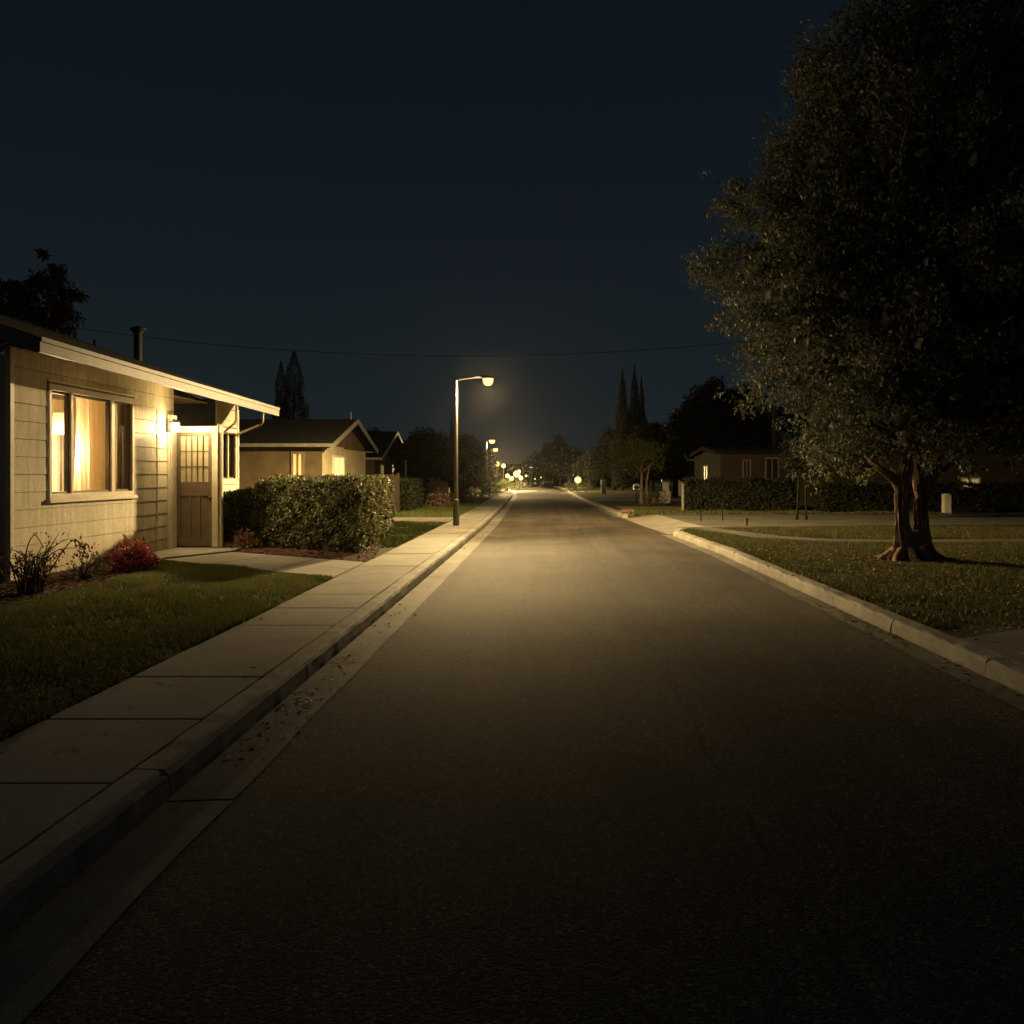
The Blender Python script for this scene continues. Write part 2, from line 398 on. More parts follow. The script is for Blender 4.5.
def strip(f0, f1, y0, y1, step, dz, cols, zf=zr):
    m = MB(); yy = list(np.arange(y0, y1, step))+[y1]
    for y in yy:
        for k in range(cols+1):
            x = f0(y)+(f1(y)-f0(y))*k/cols; m.v.append((x, y, zf(x, y)+dz))
    for i in range(len(yy)-1):
        for k in range(cols):
            n = i*(cols+1)+k; m.f.append((n, n+1, n+cols+2, n+cols+1))
    return m
tag(strip(lambda y: kl(y)-.03, lambda y: kr(y)+.03, -8, 160, .5, 0, 16).build('road', 'asphalt', smooth=True), kind='structure')
def gut(f0, f1, segs, name):
    m = MB()
    for a, b in segs:
        s = strip(f0, f1, a, b, .5, .005, 2); n = len(m.v); m.v += s.v; m.f += [tuple(n+i for i in q) for q in s.f]
    tag(m.build(name, 'gutter'), kind='structure')
jit = lambda y, k: .005*math.sin(y*3.1+k)+.006*math.sin(y*9.7+2*k)
sg = [(a, min(a+3.03, 110)) for a in np.arange(-8, 110, 3.05)]
gut(lambda y: kl(y)-.01, lambda y: kl(y)+.31+jit(y, 0), sg, 'gutter_left')
gut(lambda y: kr(y)-.25+jit(y, 1), lambda y: kr(y)+.01, [q for q in sg if q[1] < M0 or q[0] > M1], 'gutter_right')

def kerb(name, f, sgn, segs, rough=0.0):
    m = MB()
    for a, b in segs:
        yy = list(np.arange(a, b-.05, .16 if a < 24 else .6))+[b]; st = len(m.v); P = 7
        off = rng.normal(0, rough*.3, 3)
        for i, y in enumerate(yy):
            j = rng.normal(0, rough, (P, 2)); z = gz(y); x = f(y)+off[0]
            prof = [(0, -.06), (-.004, .04), (-.016, .105+off[1]), (-.035, .128+off[1]), (-.06, .137+off[1]), (-.175, .139+off[1]), (-.18, -.05)]
            for q, (dx, dz) in enumerate(prof):
                k = 0 if q in (0, 6) else 1
                m.v.append((x+sgn*(-dx)+k*j[q, 0], y, z+dz+k*j[q, 1]))
        for i in range(len(yy)-1):
            for q in range(P-1):
                n = st+i*P+q; m.f.append((n, n+1, n+P+1, n+P))
        m.f.append(tuple(st+q for q in range(P))); m.f.append(tuple(st+(len(yy)-1)*P+q for q in reversed(range(P))))
    return m
ks = [(a, min(a+2.442, 112)) for a in np.arange(-8, 112, 2.45)]
tag(kerb('kerb', kl, -1, ks, .0025).build('kerb_left', 'kerb', smooth=False), kind='structure')
kR = kerb('kerb', kr, 1, [q for q in [(a, min(a+1.842, 22.2)) for a in np.arange(-8, 22, 1.85)] if q[1] > q[0]+.1]+[(a, min(a+2.44, 112)) for a in np.arange(31.2, 112, 2.45)], .004)
# the kerb return that rounds the corner into the side drive
cpts = [(kr(22.2)+.09+1.1*(1-math.cos(t)), 22.2+1.1*math.sin(t)) for t in np.linspace(0, math.pi/2, 8)]
for (x0, y0), (x1, y1) in zip(cpts, cpts[1:]):
    d = np.array((x1-x0, y1-y0, 0)); n = np.array((-d[1], d[0], 0))/np.linalg.norm(d)*.09
    p0, p1 = np.array((x0, y0, -.05)), np.array((x1, y1, -.05)); up = np.array((0, 0, .185))
    kR.prism([p0-n, p1-n, p1+n, p0+n], [p0-n+up, p1-n+up, p1+n+up, p0+n+up])
tag(kR.build('kerb_right', 'kerb'), kind='structure')

# left sidewalk in slabs, joints real gaps
m = MB()
y = -7.6
while y < 100:
    L = 1.06 if y < 60 else 3.2
    x0a, x0b = kl(y+.005)-1.08, kl(y+L-.01)-1.08; x1a, x1b = kl(y)-.195, kl(y+L)-.195
    z = gz(y)+ZG+.008+random.uniform(-.003, .003); dz = .10
    m.prism([(x0a, y+.006, z-dz), (x1a, y+.006, z-dz), (x1b, y+L-.006, z-dz), (x0b, y+L-.006, z-dz)], [(x0a, y+.006, z), (x1a, y+.006, z), (x1b, y+L-.006, z), (x0b, y+L-.006, z)])
    y += L
tag(m.build('sidewalk_left', 'walk', bevel=.006), kind='structure')

def slab(name, pts, z, mat, th=.09):
    return tag(MB().prism([(x, y, z-th) for x, y in pts], [(x, y, z) for x, y in pts]).build(name, mat), kind='structure')
# entry path of the near house: two rows of poured slabs
A0, A1 = np.array(G(163, 560)), np.array(G(329, 578)); B0, B1 = np.array((-5.6, 16.05)), np.array((-2.87, 14.2))
A1[0] = -2.87
pm = MB()
def pslab(u0, u1, v0, v1):
    q = lambda u, v: (A0*(1-u)+A1*u)*(1-v)+(B0*(1-u)+B1*u)*v
    p = [q(u0, v0), q(u1, v0), q(u1, v1), q(u0, v1)]
    pm.prism([(*a, ZG-.05) for a in p], [(*a, ZG+.012) for a in p])
for u in np.linspace(0, 1, 4)[:-1]:
    pslab(u+.003, u+1/3-.003, 0.0, .5-.004); pslab(u+.003, u+1/3-.003, .5+.004, 1.0)
pm.prism([(-6.9, 14.75, ZG-.05), (-6.32, 14.70, ZG-.05), (-5.64, 16.1, ZG-.05), (-5.7, 18.2, ZG-.05), (-6.9, 18.2, ZG-.05)],
         [(-6.9, 14.75, ZG+.03), (-6.32, 14.70, ZG+.03), (-5.64, 16.1, ZG+.03), (-5.7, 18.2, ZG+.03), (-6.9, 18.2, ZG+.03)])
tag(pm.build('path', 'walk', bevel=.006), kind='structure')
slab('driveway_beyond_hedge', [(-16, 26.6), (-2.9, 26.2), (-2.9, 28.9), (-16, 29.3)], ZG+.012, 'drive')
slab('driveway_far_left', [(-16, 40.5), (-3.1, 40.0), (-3.15, 42.5), (-16, 43)], ZG+.012, 'drive')
slab('driveway_far_house', [(-16, 56), (-3.5, 56), (-3.6, 58.5), (-16, 58.5)], ZG+.012, 'drive')
slab('side_drive', [(kr(M0)+1.17, 23.3), (9, 24.3), (22, 25.5), (22, 30.6), (9, 31), (kr(M1)+1.15, 30.8)], ZG+.012, 'drive_dark')
ap = MB()
for i in range(8):
    ya, yb = M0+(M1-M0)*i/8, M0+(M1-M0)*(i+1)/8
    for (u0, z0), (u1, z1) in (((-.03, .012), (.5, .05)), ((.5, .05), (1.165, ZG+.008))):
        ap.quad((kr(ya)+u0, ya, z0), (kr(ya)+u1, ya, z1), (kr(yb)+u1, yb, z1), (kr(yb)+u0, yb, z0))
tag(ap.build('drive_apron', 'walk'), kind='structure')
slab('front_pad', [(3.49, 5.2), (9, 5.2), (9, 8.25), (5.2, 8.2), (4.2, 8.05), (3.49, 7.6)], ZG+.008, 'drive')
# footpath that bends behind the street tree
pc = [(3.75, 23.6), (4.35, 21.6), (4.95, 19.9), (5.9, 18.9), (7.4, 18.7), (10, 18.9), (20, 19.5)]
fp = MB()
for i, (x, yv) in enumerate(pc):
    d = np.array(pc[min(i+1, 6)])-np.array(pc[max(i-1, 0)]); d = d/np.linalg.norm(d); n = np.array((-d[1], d[0]))*.42
    for s in (1, -1): fp.v.append((x+n[0]*s, yv+n[1]*s, ZG+.010))
for i in range(6): fp.f.append((2*i+1, 2*i+3, 2*i+2, 2*i))
tag(fp.build('footpath', 'drive_dark'), kind='structure')
for i in (0, 1):
    pass
slab('driveway_right', [(3.1, 36.5), (14, 36.8), (14, 39.0), (2.95, 38.6)], ZG+.012, 'drive')
slab('driveway_right_far', [(2.65, 46.0), (14, 46.5), (14, 49.5), (2.55, 49.0)], ZG+.012, 'drive')
slab('mulch_bed', [(-6.92, 6.5), (-5.85, 6.5), (-5.75, 10.2), (-5.62, 12.4), (-5.85, 13.7), (-6.3, 14.6), (-6.92, 14.72)], ZG+.015, 'mulch', .05)
slab('mulch_strip', [(-5.58, 16.1), (-2.9, 14.28), (-2.9, 15.2), (-3.3, 18), (-5.6, 19)], ZG+.015, 'mulch', .05)

# ------------------------------------------------------------------ turf, litter
def inpoly(P, poly):
    x, y = P[:, 0], P[:, 1]; r = np.zeros(len(P), bool); j = len(poly)-1
    for i in range(len(poly)):
        xi, yi = poly[i]; xj, yj = poly[j]
        r ^= ((yi > y) != (yj > y)) & (x < (xj-xi)*(y-yi)/(yj-yi+1e-12)+xi); j = i
    return r
def blades(name, poly, n, h, mat, z=ZG, wid=.007, holes=()):
    a = np.array(poly); lo, hi = a.min(0), a.max(0); P = rng.uniform(lo, hi, (n, 2)); P = P[inpoly(P, poly)]
    for q in holes: P = P[~inpoly(P, q)]
    nz_ = np.sin(P[:, 0]*3.1+2*np.sin(P[:, 1]*1.3))+np.sin(P[:, 1]*4.3+1.7*np.sin(P[:, 0]*2.2))+.7*np.sin(P[:, 0]*9+P[:, 1]*7); P = P[rng.random(len(P)) < np.clip(.72+.28*nz_, .12, 1)]
    k = len(P); th = rng.uniform(0, 6.283, k); l = h*rng.uniform(.5, 1.3, k)*(1+.35*np.sin(P[:, 0]*2.3+np.sin(P[:, 1]*1.7)))
    lean = rng.normal(0, .45, (k, 2))*l[:, None]; wx, wy = np.cos(th)*wid, np.sin(th)*wid
    b = np.column_stack([P, np.full(k, z)]); off = np.column_stack([wx, wy, np.zeros(k)])
    tip = b+np.column_stack([lean, l]); V = np.stack([b-off, b+off, tip], 1).reshape(-1, 3)
    return npmesh(name, V, 3, mat)
front = [(-2.87, 3), (-2.86, 12.0), tuple(A0+(-.0, -.08)), (-6.25, 14.5), (-5.9, 13.7), (-5.64, 12.4), (-5.78, 10.2), (-5.9, 6.5), (-7, 3)]
tag(blades('grass_front', front, 420000, .045, 'grass'), 'short green lawn between the near house and the sidewalk', 'grass', kind='stuff')
pathL = [(3.3, 23.8), (4.0, 21.3), (4.6, 19.6), (5.6, 18.3), (7.4, 18.1), (20, 18.9), (20, 20.1), (7.3, 19.3), (6.2, 19.4), (5.3, 20.2), (4.7, 22), (4.2, 24)]
verge = [(3.5, 8.1), (4.2, 8.1), (5.2, 8.25), (11, 8.3), (13, 23.0), (9, 24.1), (4.4, 23.1), (3.6, 22.8), (3.33, 21.8), (3.5, 17)]
tag(blades('grass_verge', verge, 420000, .045, 'grass_dry', holes=[pathL]), 'patchy grass verge round the street tree', 'grass', kind='stuff')
tag(blades('grass_beyond', [(-9, 17), (-2.88, 17), (-2.88, 26.1), (-9, 26.5)], 90000, .05, 'grass_shaded', wid=.01), 'grass beside the clipped hedge, shade put into its colour', 'grass', kind='stuff')
tag(blades('grass_far_left', [(-14, 29.3), (-2.98, 29), (-3.1, 39.9), (-14, 40.4)], 90000, .06, 'grass_shaded', wid=.016), 'strip of grass beyond the first driveway', 'grass', kind='stuff')
tag(blades('grass_far_right', [(3.0, 31.2), (14, 31.2), (14, 36.4), (2.95, 36.3)], 60000, .06, 'grass_dry', wid=.016), 'grass beyond the side drive on the right', 'grass', kind='stuff')
def flat_bits(name, P, z, size, mat, aspect=.55):
    k = len(P); th = rng.uniform(0, 6.283, k); L = size*rng.uniform(.5, 1.4, k)
    d = np.column_stack([np.cos(th), np.sin(th), rng.uniform(-.05, .2, k)])*L[:, None]; s = np.column_stack([-np.sin(th), np.cos(th), rng.normal(0, .3, k)])*(L*aspect*.5)[:, None]
    c = np.column_stack([P, z+rng.uniform(.002, .012, k)]); V = np.stack([c-d*.5, c+s, c+d*.5, c-s], 1).reshape(-1, 3)
    return npmesh(name, V, 4, mat)
bed = [(-6.9, 6.5), (-5.8, 6.5), (-5.7, 10.2), (-5.6, 12.4), (-5.85, 13.7), (-6.3, 14.55), (-6.9, 14.6)]
P = rng.uniform((-6.9, 6.5), (-5.5, 14.6), (14000, 2)); P = P[inpoly(P, bed)]
P2 = rng.uniform((-5.6, 14.2), (-2.85, 19), (12000, 2)); P2 = P2[inpoly(P2, [(-5.58, 16.1), (-2.9, 14.28), (-2.9, 15.2), (-3.3, 18), (-5.6, 19)])]
tag(flat_bits('mulch_chips', np.vstack([P, P2]), ZG+.016, .05, 'chip', .4), 'reddish bark chips covering the planting beds', 'mulch', kind='stuff')
L = []
for yc, n, s in ((5.2, 40, .25), (6.0, 90, .22), (7.4, 60, .35), (9.5, 50, .5), (14, 60, 1.6), (20, 80, 1.6), (23, 160, 1.0)):
    yv = rng.normal(yc, s, n); xv = -1.77+np.abs(rng.normal(0, .16, n))+.015; L.append(np.column_stack([xv, yv]))
for yc, n, s in ((6.7, 120, .45), (9.3, 420, .9), (12, 160, 1.2), (16, 150, 2), (5.5, 60, .3)):
    yv = rng.normal(yc, s, n); xv = 3.28-np.abs(rng.normal(0, .13, n)); L.append(np.column_stack([xv, yv]))
LP = np.vstack(L); LP = LP[LP[:, 1] > 3.2]; zz = np.array([zr(x, yv) for x, yv in LP])+.006
o1 = flat_bits('fallen_leaves', LP, 0, .034, 'litter')
vv = np.empty(len(o1.data.vertices)*3, np.float32); o1.data.vertices.foreach_get('co', vv); vv = vv.reshape(-1, 3); vv[:, 2] += np.repeat(zz, 4); o1.data.vertices.foreach_set('co', vv.ravel())
tag(o1, 'dry fallen leaves gathered in the gutters', 'leaves', kind='stuff')
Q = np.column_stack([rng.uniform(3.5, 9, 1400), rng.uniform(8.3, 17, 1400)]); Q = Q[rng.random(len(Q)) < .9]
Q = np.vstack([Q, np.column_stack([rng.uniform(3.5, 6, 160), rng.uniform(6.5, 8.2, 160)]), np.column_stack([rng.uniform(-2.85, -2.0, 26), rng.uniform(4, 9, 26)])])
tag(flat_bits('leaf_litter', Q, ZG+.03, .05, 'litter'), 'scattered dead leaves on the verge and sidewalk', 'leaves', kind='stuff')

# ------------------------------------------------------------------ the near house
WX = -6.94
house = empty('house', (WX, 14, ZG), 'cream sided bungalow with lit curtained window, open brown door and glowing porch lamp', 'house')
Y0, Y1, Y2, Y3, Y4 = 11.62, 16.0, 16.78, 18.9, 20.2      # near end, siding corner, alcove, alcove end, far end
def ezs(y): return 2.965-(y-10.6)*.0155                    # underside of the eave, which sags towards the far end
wins = [(12.5, 15.07, 1.18, 2.79)]
bwin = [(19.05, 20.05, 1.36, 2.52)]
rx = -11.2
ez0 = lambda y: ezs(y)+1.72
wm = MB()
def siding(x, ya, yb, z0, ztop, holes, ch=.235, proud=.014):
    z = z0
    while z < ztop(ya)-.03:
        zs = [z+random.uniform(.005, .009)]+[q for h in holes for q in (h[2], h[3]) if z < q < z+ch]+[min(z+ch, min(ztop(ya), ztop(yb)))]
        zs = sorted(zs)
        for a, b in zip(zs, zs[1:]):
            if b-a < .002: continue
            iv = [(ya, yb)]
            for h in holes:
                if a >= h[2]-1e-4 and b <= h[3]+1e-4:
                    iv = [q for s, e_ in iv for q in ((s, min(e_, h[0])), (max(s, h[1]), e_)) if q[1]-q[0] > .01]
            for s, e_ in iv:
                pa, pb = proud*(1-.5*(a-z)/ch), proud*(1-.5*(b-z)/ch)
                # board ends butt with hairline joints
                nb = max(1, round((e_-s)/1.5)); ed = np.linspace(s, e_, nb+1)
                for p, q in zip(ed, ed[1:]):
                    wm.prism([(x-.06, p+.0015, a), (x+pa, p+.0015, a), (x+pa, q-.0015, a), (x-.06, q-.0015, a)], [(x-.06, p+.0015, b), (x+pb, p+.0015, b), (x+pb, q-.0015, b), (x-.06, q-.0015, b)])
        z += ch
def backing(x, ya, yb, z0, z1, holes, th=.10):
    zs = sorted({z0, z1, *[h[2] for h in holes], *[h[3] for h in holes]})
    for a, b in zip(zs, zs[1:]):
        iv = [(ya, yb)]
        for h in holes:
            if a >= h[2]-1e-4 and b <= h[3]+1e-4: iv = [q for s, e_ in iv for q in ((s, min(e_, h[0])), (max(s, h[1]), e_)) if q[1]-q[0] > .01]
        for s, e_ in iv: wm.box((x-th-.062, s, a), (x-.062, e_, b))
wtop = lambda y: ezs(y)+.30
siding(WX, Y0, Y1, ZG-.02, wtop, wins); backing(WX, Y0+.001, Y1, ZG-.02, 3.06, wins)
siding(WX-.03, Y1+.012, Y2, ZG-.02, wtop, []); backing(WX-.03, Y1+.02, Y2, ZG-.02, 3.05, [])
siding(WX, Y3, Y4, ZG-.02, wtop, bwin); backing(WX, Y3+.001, Y4-.001, ZG-.02, 2.99, bwin)
wm.box((-15.5, Y0+.002, ZG-.02), (WX-.165, Y0+.10, 3.06)).prism([(WX-.165, Y0+.01, 3.062), (-15.3, Y0+.01, 3.062), (rx, Y0+.01, ez0(Y0))], [(WX-.165, Y0+.09, 3.062), (-15.3, Y0+.09, 3.062), (rx, Y0+.09, ez0(Y0))])                   # near end wall
wm.box((-15.5, Y4-.10, ZG-.02), (WX-.165, Y4-.002, 2.98)).prism([(WX-.165, Y4-.09, 2.982), (-15.3, Y4-.09, 2.982), (rx, Y4-.09, ez0(Y4))], [(WX-.165, Y4-.01, 2.982), (-15.3, Y4-.01, 2.982), (rx, Y4-.01, ez0(Y4))])                   # far end wall
wm.build('wall', 'siding', house)
MB().box((-8.4, Y2-.1, ZG-.02), (WX-.20, Y2-.005, 3.03)).box((-8.4, Y3-.05, ZG-.02), (WX-.02, Y3-.005, 3.1)).box((-8.5, Y2, ZG-.02), (-8.4, Y3-.051, 3.0)).build('shaded_alcove', 'wood', house)  # the recess's shade is put into this dark lining colour
tm = MB()
tm.box((WX-.01, Y1-.015, ZG), (WX+.022, Y1+.010, 2.66))       # corner bead
tm.build('corner_board', 'trim', house, bevel=.004)
MB().box((WX-.05, Y0-.02, ZG), (WX+.024, Y0+.07, 3.06)).build('corner_board', 'trim', house, bevel=.004)
MB().box((WX-.06, Y4-.07, ZG), (WX+.024, Y4+.02, 2.96)).build('corner_board', 'trim', house, bevel=.004)
MB().box((WX-.14, Y2-.24, ZG+.03), (WX+.035, Y2+.02, 2.62)).box((WX-.14, Y2-.30, ZG+.03), (WX+.012, Y2-.242, 2.62)).build('door_jamb', 'trim', house, bevel=.006)
# roof: two slopes, fascia, soffit
ex, rx, rz = -6.0, -11.2, 1.78
ya, yb = 10.6, 20.05
def ez(y): return ezs(y)+.135
rf = MB()
rf.prism([(ex, ya, ez(ya)), (ex, yb, ez(yb)), (rx, yb, ez(yb)+rz), (rx, ya, ez(ya)+rz)], [(ex, ya, ez(ya)+.05), (ex, yb, ez(yb)+.05), (rx, yb, ez(yb)+rz+.05), (rx, ya, ez(ya)+rz+.05)])
rf.prism([(rx, ya, ez(ya)+rz), (rx, yb, ez(yb)+rz), (-16.2, yb, ez(yb)), (-16.2, ya, ez(ya))], [(rx, ya, ez(ya)+rz+.05), (rx, yb, ez(yb)+rz+.05), (-16.2, yb, ez(yb)+.05), (-16.2, ya, ez(ya)+.05)])

roof = rf.build('roof', 'shingle', house)
fm = MB()
fm.prism([(ex, ya, ezs(ya)), (ex+.03, ya, ezs(ya)), (ex+.03, yb, ezs(yb)), (ex, yb, ezs(yb))], [(ex, ya, ezs(ya)+.15), (ex+.03, ya, ezs(ya)+.15), (ex+.03, yb, ezs(yb)+.15), (ex, yb, ezs(yb)+.15)])
fm.prism([(ex+.032, ya, ezs(ya)+.13), (ex+.05, ya, ezs(ya)+.13), (ex+.05, yb, ezs(yb)+.13), (ex+.032, yb, ezs(yb)+.13)], [(ex+.032, ya, ezs(ya)+.185), (ex+.05, ya, ezs(ya)+.185), (ex+.05, yb, ezs(yb)+.185), (ex+.032, yb, ezs(yb)+.185)])
for yy, zz_ in ((ya-.035, ezs(ya)), (yb+.005, ezs(yb))):
    fm.prism([(ex, yy, zz_), (ex, yy+.03, zz_), (rx, yy+.03, zz_+rz), (rx, yy, zz_+rz)], [(ex, yy, zz_+.165), (ex, yy+.03, zz_+.165), (rx, yy+.03, zz_+rz+.165), (rx, yy, zz_+rz+.165)])
fm.build('fascia', 'fascia', roof)
sk = rz/(rx-ex)*-1
def sof(x0, x1, a, b, d0=.02, d1=.05):
    h = lambda x: sk*(ex-x)
    return [[(x0, a, ezs(a)+d+h(x0)), (x1, a, ezs(a)+d+h(x1)), (x1, b, ezs(b)+d+h(x1)), (x0, b, ezs(b)+d+h(x0))] for d in (d0, d1)]
MB().prism(*sof(ex-.002, WX-.17, ya+.01, yb-.01)).prism([(WX-.172, Y2, 3.0), (-8.4, Y2, 3.0), (-8.4, Y3, 3.0), (WX-.172, Y3, 3.0)], [(WX-.172, Y2, 3.03), (-8.4, Y2, 3.03), (-8.4, Y3, 3.03), (WX-.172, Y3, 3.03)]).build('soffit', 'soffit', roof)
fx, fy = -9.0, 19.8
MB().lathe((fx, fy, 3.85), [(.085, 0), (.085, .78), (.12, .79), (.12, .82)], 14).lathe((fx, fy, 4.69), [(.06, -.05), (.17, 0), (.17, .04), (.02, .10)], 14).build('flue', 'galv', roof, smooth=False)
MB().lathe((-9.7, 19.3, 4.15), [(.03, 0), (.03, .26)], 10).build('vent_pipe', 'galv', roof)
for pts in ([(-6.08, 17.6, 2.90), (-6.08, 17.6, 2.60), (-6.12, 17.62, 2.52), (-6.75, 18.8, 2.40), (-6.92, 18.95, 2.34)], [(-6.03, 19.1, 2.86), (-6.03, 19.1, 2.64), (-6.08, 19.12, 2.58), (-6.86, 20.0, 2.42), (-6.91, 20.12, 2.36)]):
    MB().tube(pts, .024, 8).build('downspout', 'trim', house, smooth=True)
# big window
def window(x, y0, y1, z0, z1, mull, tr=.085, sill=True, parent=house, depth=.10, grid=None, sx=1):
    fr = MB(); sa = MB(); X0, X1 = x-.09*sx, x+.032*sx
    fr.box((X0, y0-.0, z1-tr), (X1, y1, z1)); fr.box((X0, y0, z0), (X1, y1, z0+tr*.8))
    fr.box((X0, y0, z0+tr*.8+.001), (X1, y0+tr*.75, z1-tr-.001)); fr.box((X0, y1-tr*.75, z0+tr*.8+.001), (X1, y1, z1-tr-.001))
    for a, wd in mull: fr.box((X0, a-wd/2, z0+tr*.8+.001), (X1-.012*sx, a+wd/2, z1-tr-.001))
    # inner sash step
    ed = [y0+tr*.75]+[q for a, wd in mull for q in (a-wd/2, a+wd/2)]+[y1-tr*.75]
    for a, b in zip(ed[::2], ed[1::2]):
        for p, q in (((a+.001, z0+tr*.8+.001), (b-.001, z0+tr*.8+.035)), ((a+.001, z1-tr-.035), (b-.001, z1-tr-.001)), ((a+.001, z0+tr*.8+.036), (a+.03, z1-tr-.036)), ((b-.03, z0+tr*.8+.036), (b-.001, z1-tr-.036))):
            sa.box((x-.07*sx, p[0], p[1]), (x-.012*sx, q[0], q[1]))
    o = fr.build('window', 'trim', parent, bevel=.004); sa.build('sash', 'sash', o)
    e_ = .028; MB().box((x-.05*sx, y0-e_, z0-.001), (x+.022*sx, y0-.001, z1+e_)).box((x-.05*sx, y1+.001, z0-.001), (x+.022*sx, y1+e_, z1+e_)).box((x-.05*sx, y0-.0005, z1+.001), (x+.022*sx, y1+.0005, z1+e_)).build('casing', 'sash', o)
    if sill: MB().box((x-.05*sx, y0-.05, z0-.055), (x+.07*sx, y1+.05, z0-.002)).build('sill', 'trim', o, bevel=.004); MB().box((x-.0, y0-.05, z1+.030), (x+.05*sx, y1+.05, z1+.05)).build('drip_cap', 'trim', o, bevel=.004)
    for a, b in zip(ed[::2], ed[1::2]):
        MB().quad((x-.045*sx, a+.03, z0+tr*.8+.03), (x-.045*sx, b-.03, z0+tr*.8+.03), (x-.045*sx, b-.03, z1-tr-.03), (x-.045*sx, a+.03, z1-tr-.03)).build('pane', 'glass', o)
    return o
big = window(WX, 12.5, 15.07, 1.18, 2.79, [(13.12, .05), (14.36, .10)])
def curtain(y0, y1, x, z0, z1, mat, name, folds, amp, parent):
    m = MB(); n = int((y1-y0)/.012); zs = [z0, z0+.3, (z0+z1)/2, z1-.25, z1]
    for i in range(n+1):
        u = i/n; y = y0+(y1-y0)*u; ph = u*folds*6.283
        for k, z in enumerate(zs):
            a = amp*(1.15-.15*k); m.v.append((x+a*math.sin(ph+.3*math.sin(k+u*9))+.3*a*math.sin(ph*2.3+1), y+.01*math.sin(ph*1.3+k), z))
    for i in range(n):
        for k in range(4):
            q = i*5+k; m.f.append((q, q+5, q+6, q+1))
    return m.build(name, mat, parent, smooth=True)
curtain(13.66, 14.86, -7.16, 1.15, 2.8, 'curtain', 'curtain', 6, .07, big)
curtain(13.9, 15.7, -8.02, .9, 2.75, 'linen', 'curtain', 10, .04, big)
curtain(14.90, 15.45, -7.12, 1.15, 2.8, 'curtain_dark', 'curtain', 6, .03, big)
curtain(12.35, 12.75, -7.14, 1.15, 2.8, 'curtain', 'curtain', 4, .03, big)
rm = MB()      # the room behind
rm.quad((-9.8, 11.9, .3), (-9.8, 16.4, .3), (-9.8, 16.4, 3.0), (-9.8, 11.9, 3.0)); rm.quad((-7.12, 16.4, .3), (-9.8, 16.4, .3), (-9.8, 16.4, 3.0), (-7.12, 16.4, 3.0))
rm.quad((-7.12, 11.9, .3), (-9.8, 11.9, .3), (-9.8, 11.9, 3.0), (-7.12, 11.9, 3.0)); rm.quad((-7.12, 11.9, 2.98), (-9.8, 11.9, 2.98), (-9.8, 16.4, 2.98), (-7.12, 16.4, 2.98)); rm.quad((-7.12, 11.9, .3), (-9.8, 11.9, .3), (-9.8, 16.4, .3), (-7.12, 16.4, .3))
rm.build('room_lining', 'room', house)
# small window at the far end of the front wall
bw = window(WX, 19.05, 20.05, 1.36, 2.52, [(19.55, .05)])
curtain(19.0, 20.1, -7.13, 1.3, 2.6, 'sheer', 'curtain', 7, .03, bw)
MB().box((WX+.002, 19.0, 1.13), (WX+.045, 20.12, 1.30)).build('window_box', 'trim', house, bevel=.004)
# floor lamp in the room
fl = empty('floor_lamp', (-7.75, 14.35, .3), 'lit floor lamp standing inside behind the left pane of the big window', 'lamp')
MB().lathe((-7.75, 14.35, 0), [(.14, .3), (.14, .33), (.015, .36), (.012, 2.2)], 14).build('pole', 'dark_metal', fl)
MB().lathe((-7.75, 14.35, 0), [(.16, 2.16), (.11, 2.5)], 18).build('lamp_shade', 'shade', fl, smooth=True)
lamp_light((-7.45, 13.75, 1.85), 120, (1, .72, .40), .07, fl)
# open door leaf, hinged at the jamb and swung out towards the camera
dh = np.array((-6.93, 16.83)); dd = unit(np.array((.99, -.14))); dn = np.array((dd[1], -dd[0]))   # dn faces the camera
if dn[1] > 0: dn = -dn
DW, DZ0, DZ1 = .85, ZG+.055, 2.42
def dbox(m, u0, u1, z0, z1, t0, t1):
    p = lambda u, t_: dh+dd*u+dn*t_
    q = [p(u0, t0), p(u1, t0), p(u1, t1), p(u0, t1)]
    m.prism([(*a, z0) for a in q], [(*a, z1) for a in q])
dm = MB()
sw = .085; gz0, gz1 = 1.38, 2.24
dbox(dm, 0, sw, DZ0, DZ1-.12, -.02, .02); dbox(dm, DW-.12-sw, DW-.12, DZ0, DZ1-.12, -.02, .02)
for a, b in ((DZ0, DZ0+.16), (1.12, gz0), (gz1, DZ1-.12)): dbox(dm, sw+.0005, DW-.12-sw-.0005, a, b, -.02, .02)
iw = DW-.12-2*sw
for k in (1, 2): dbox(dm, sw+iw*k/3-.03, sw+iw*k/3+.03, DZ0+.161, 1.119, -.02, .018)
dbox(dm, sw+.001, DW-.12-sw-.001, DZ0+.162, 1.118, -.012, .004)
door = dm.build('door', 'door', house, bevel=.005)
pm_ = MB(); dbox(pm_, sw+.001, DW-.12-sw-.001, gz0+.001, gz1-.001, -.006, .0); pm_.build('pane', 'frost', door)
gm = MB()
for k in range(1, 5): dbox(gm, sw+iw*k/5-.008, sw+iw*k/5+.008, gz0+.001, gz1-.001, .001, .016)
for k in (1, 2):
    z = gz0+(gz1-gz0)*k/3; dbox(gm, sw+.002, DW-.12-sw-.002, z-.008, z+.008, .0012, .0145)
gm.build('glazing_bars', 'door', door)
fm2 = MB(); dbox(fm2, -.01, DW, DZ1-.118, DZ1, -.03, .035); dbox(fm2, DW-.118, DW, DZ0-.01, DZ1-.119, -.045, .05); dbox(fm2, DW+.001, DW+.06, DZ0-.01, DZ1+.01, -.05, .02)
fm2.build('door_frame', 'trim', door, bevel=.006, label='pale cream outer frame of the open door')
kp = dh+dd*(DW-.12-sw/2)+dn*.045
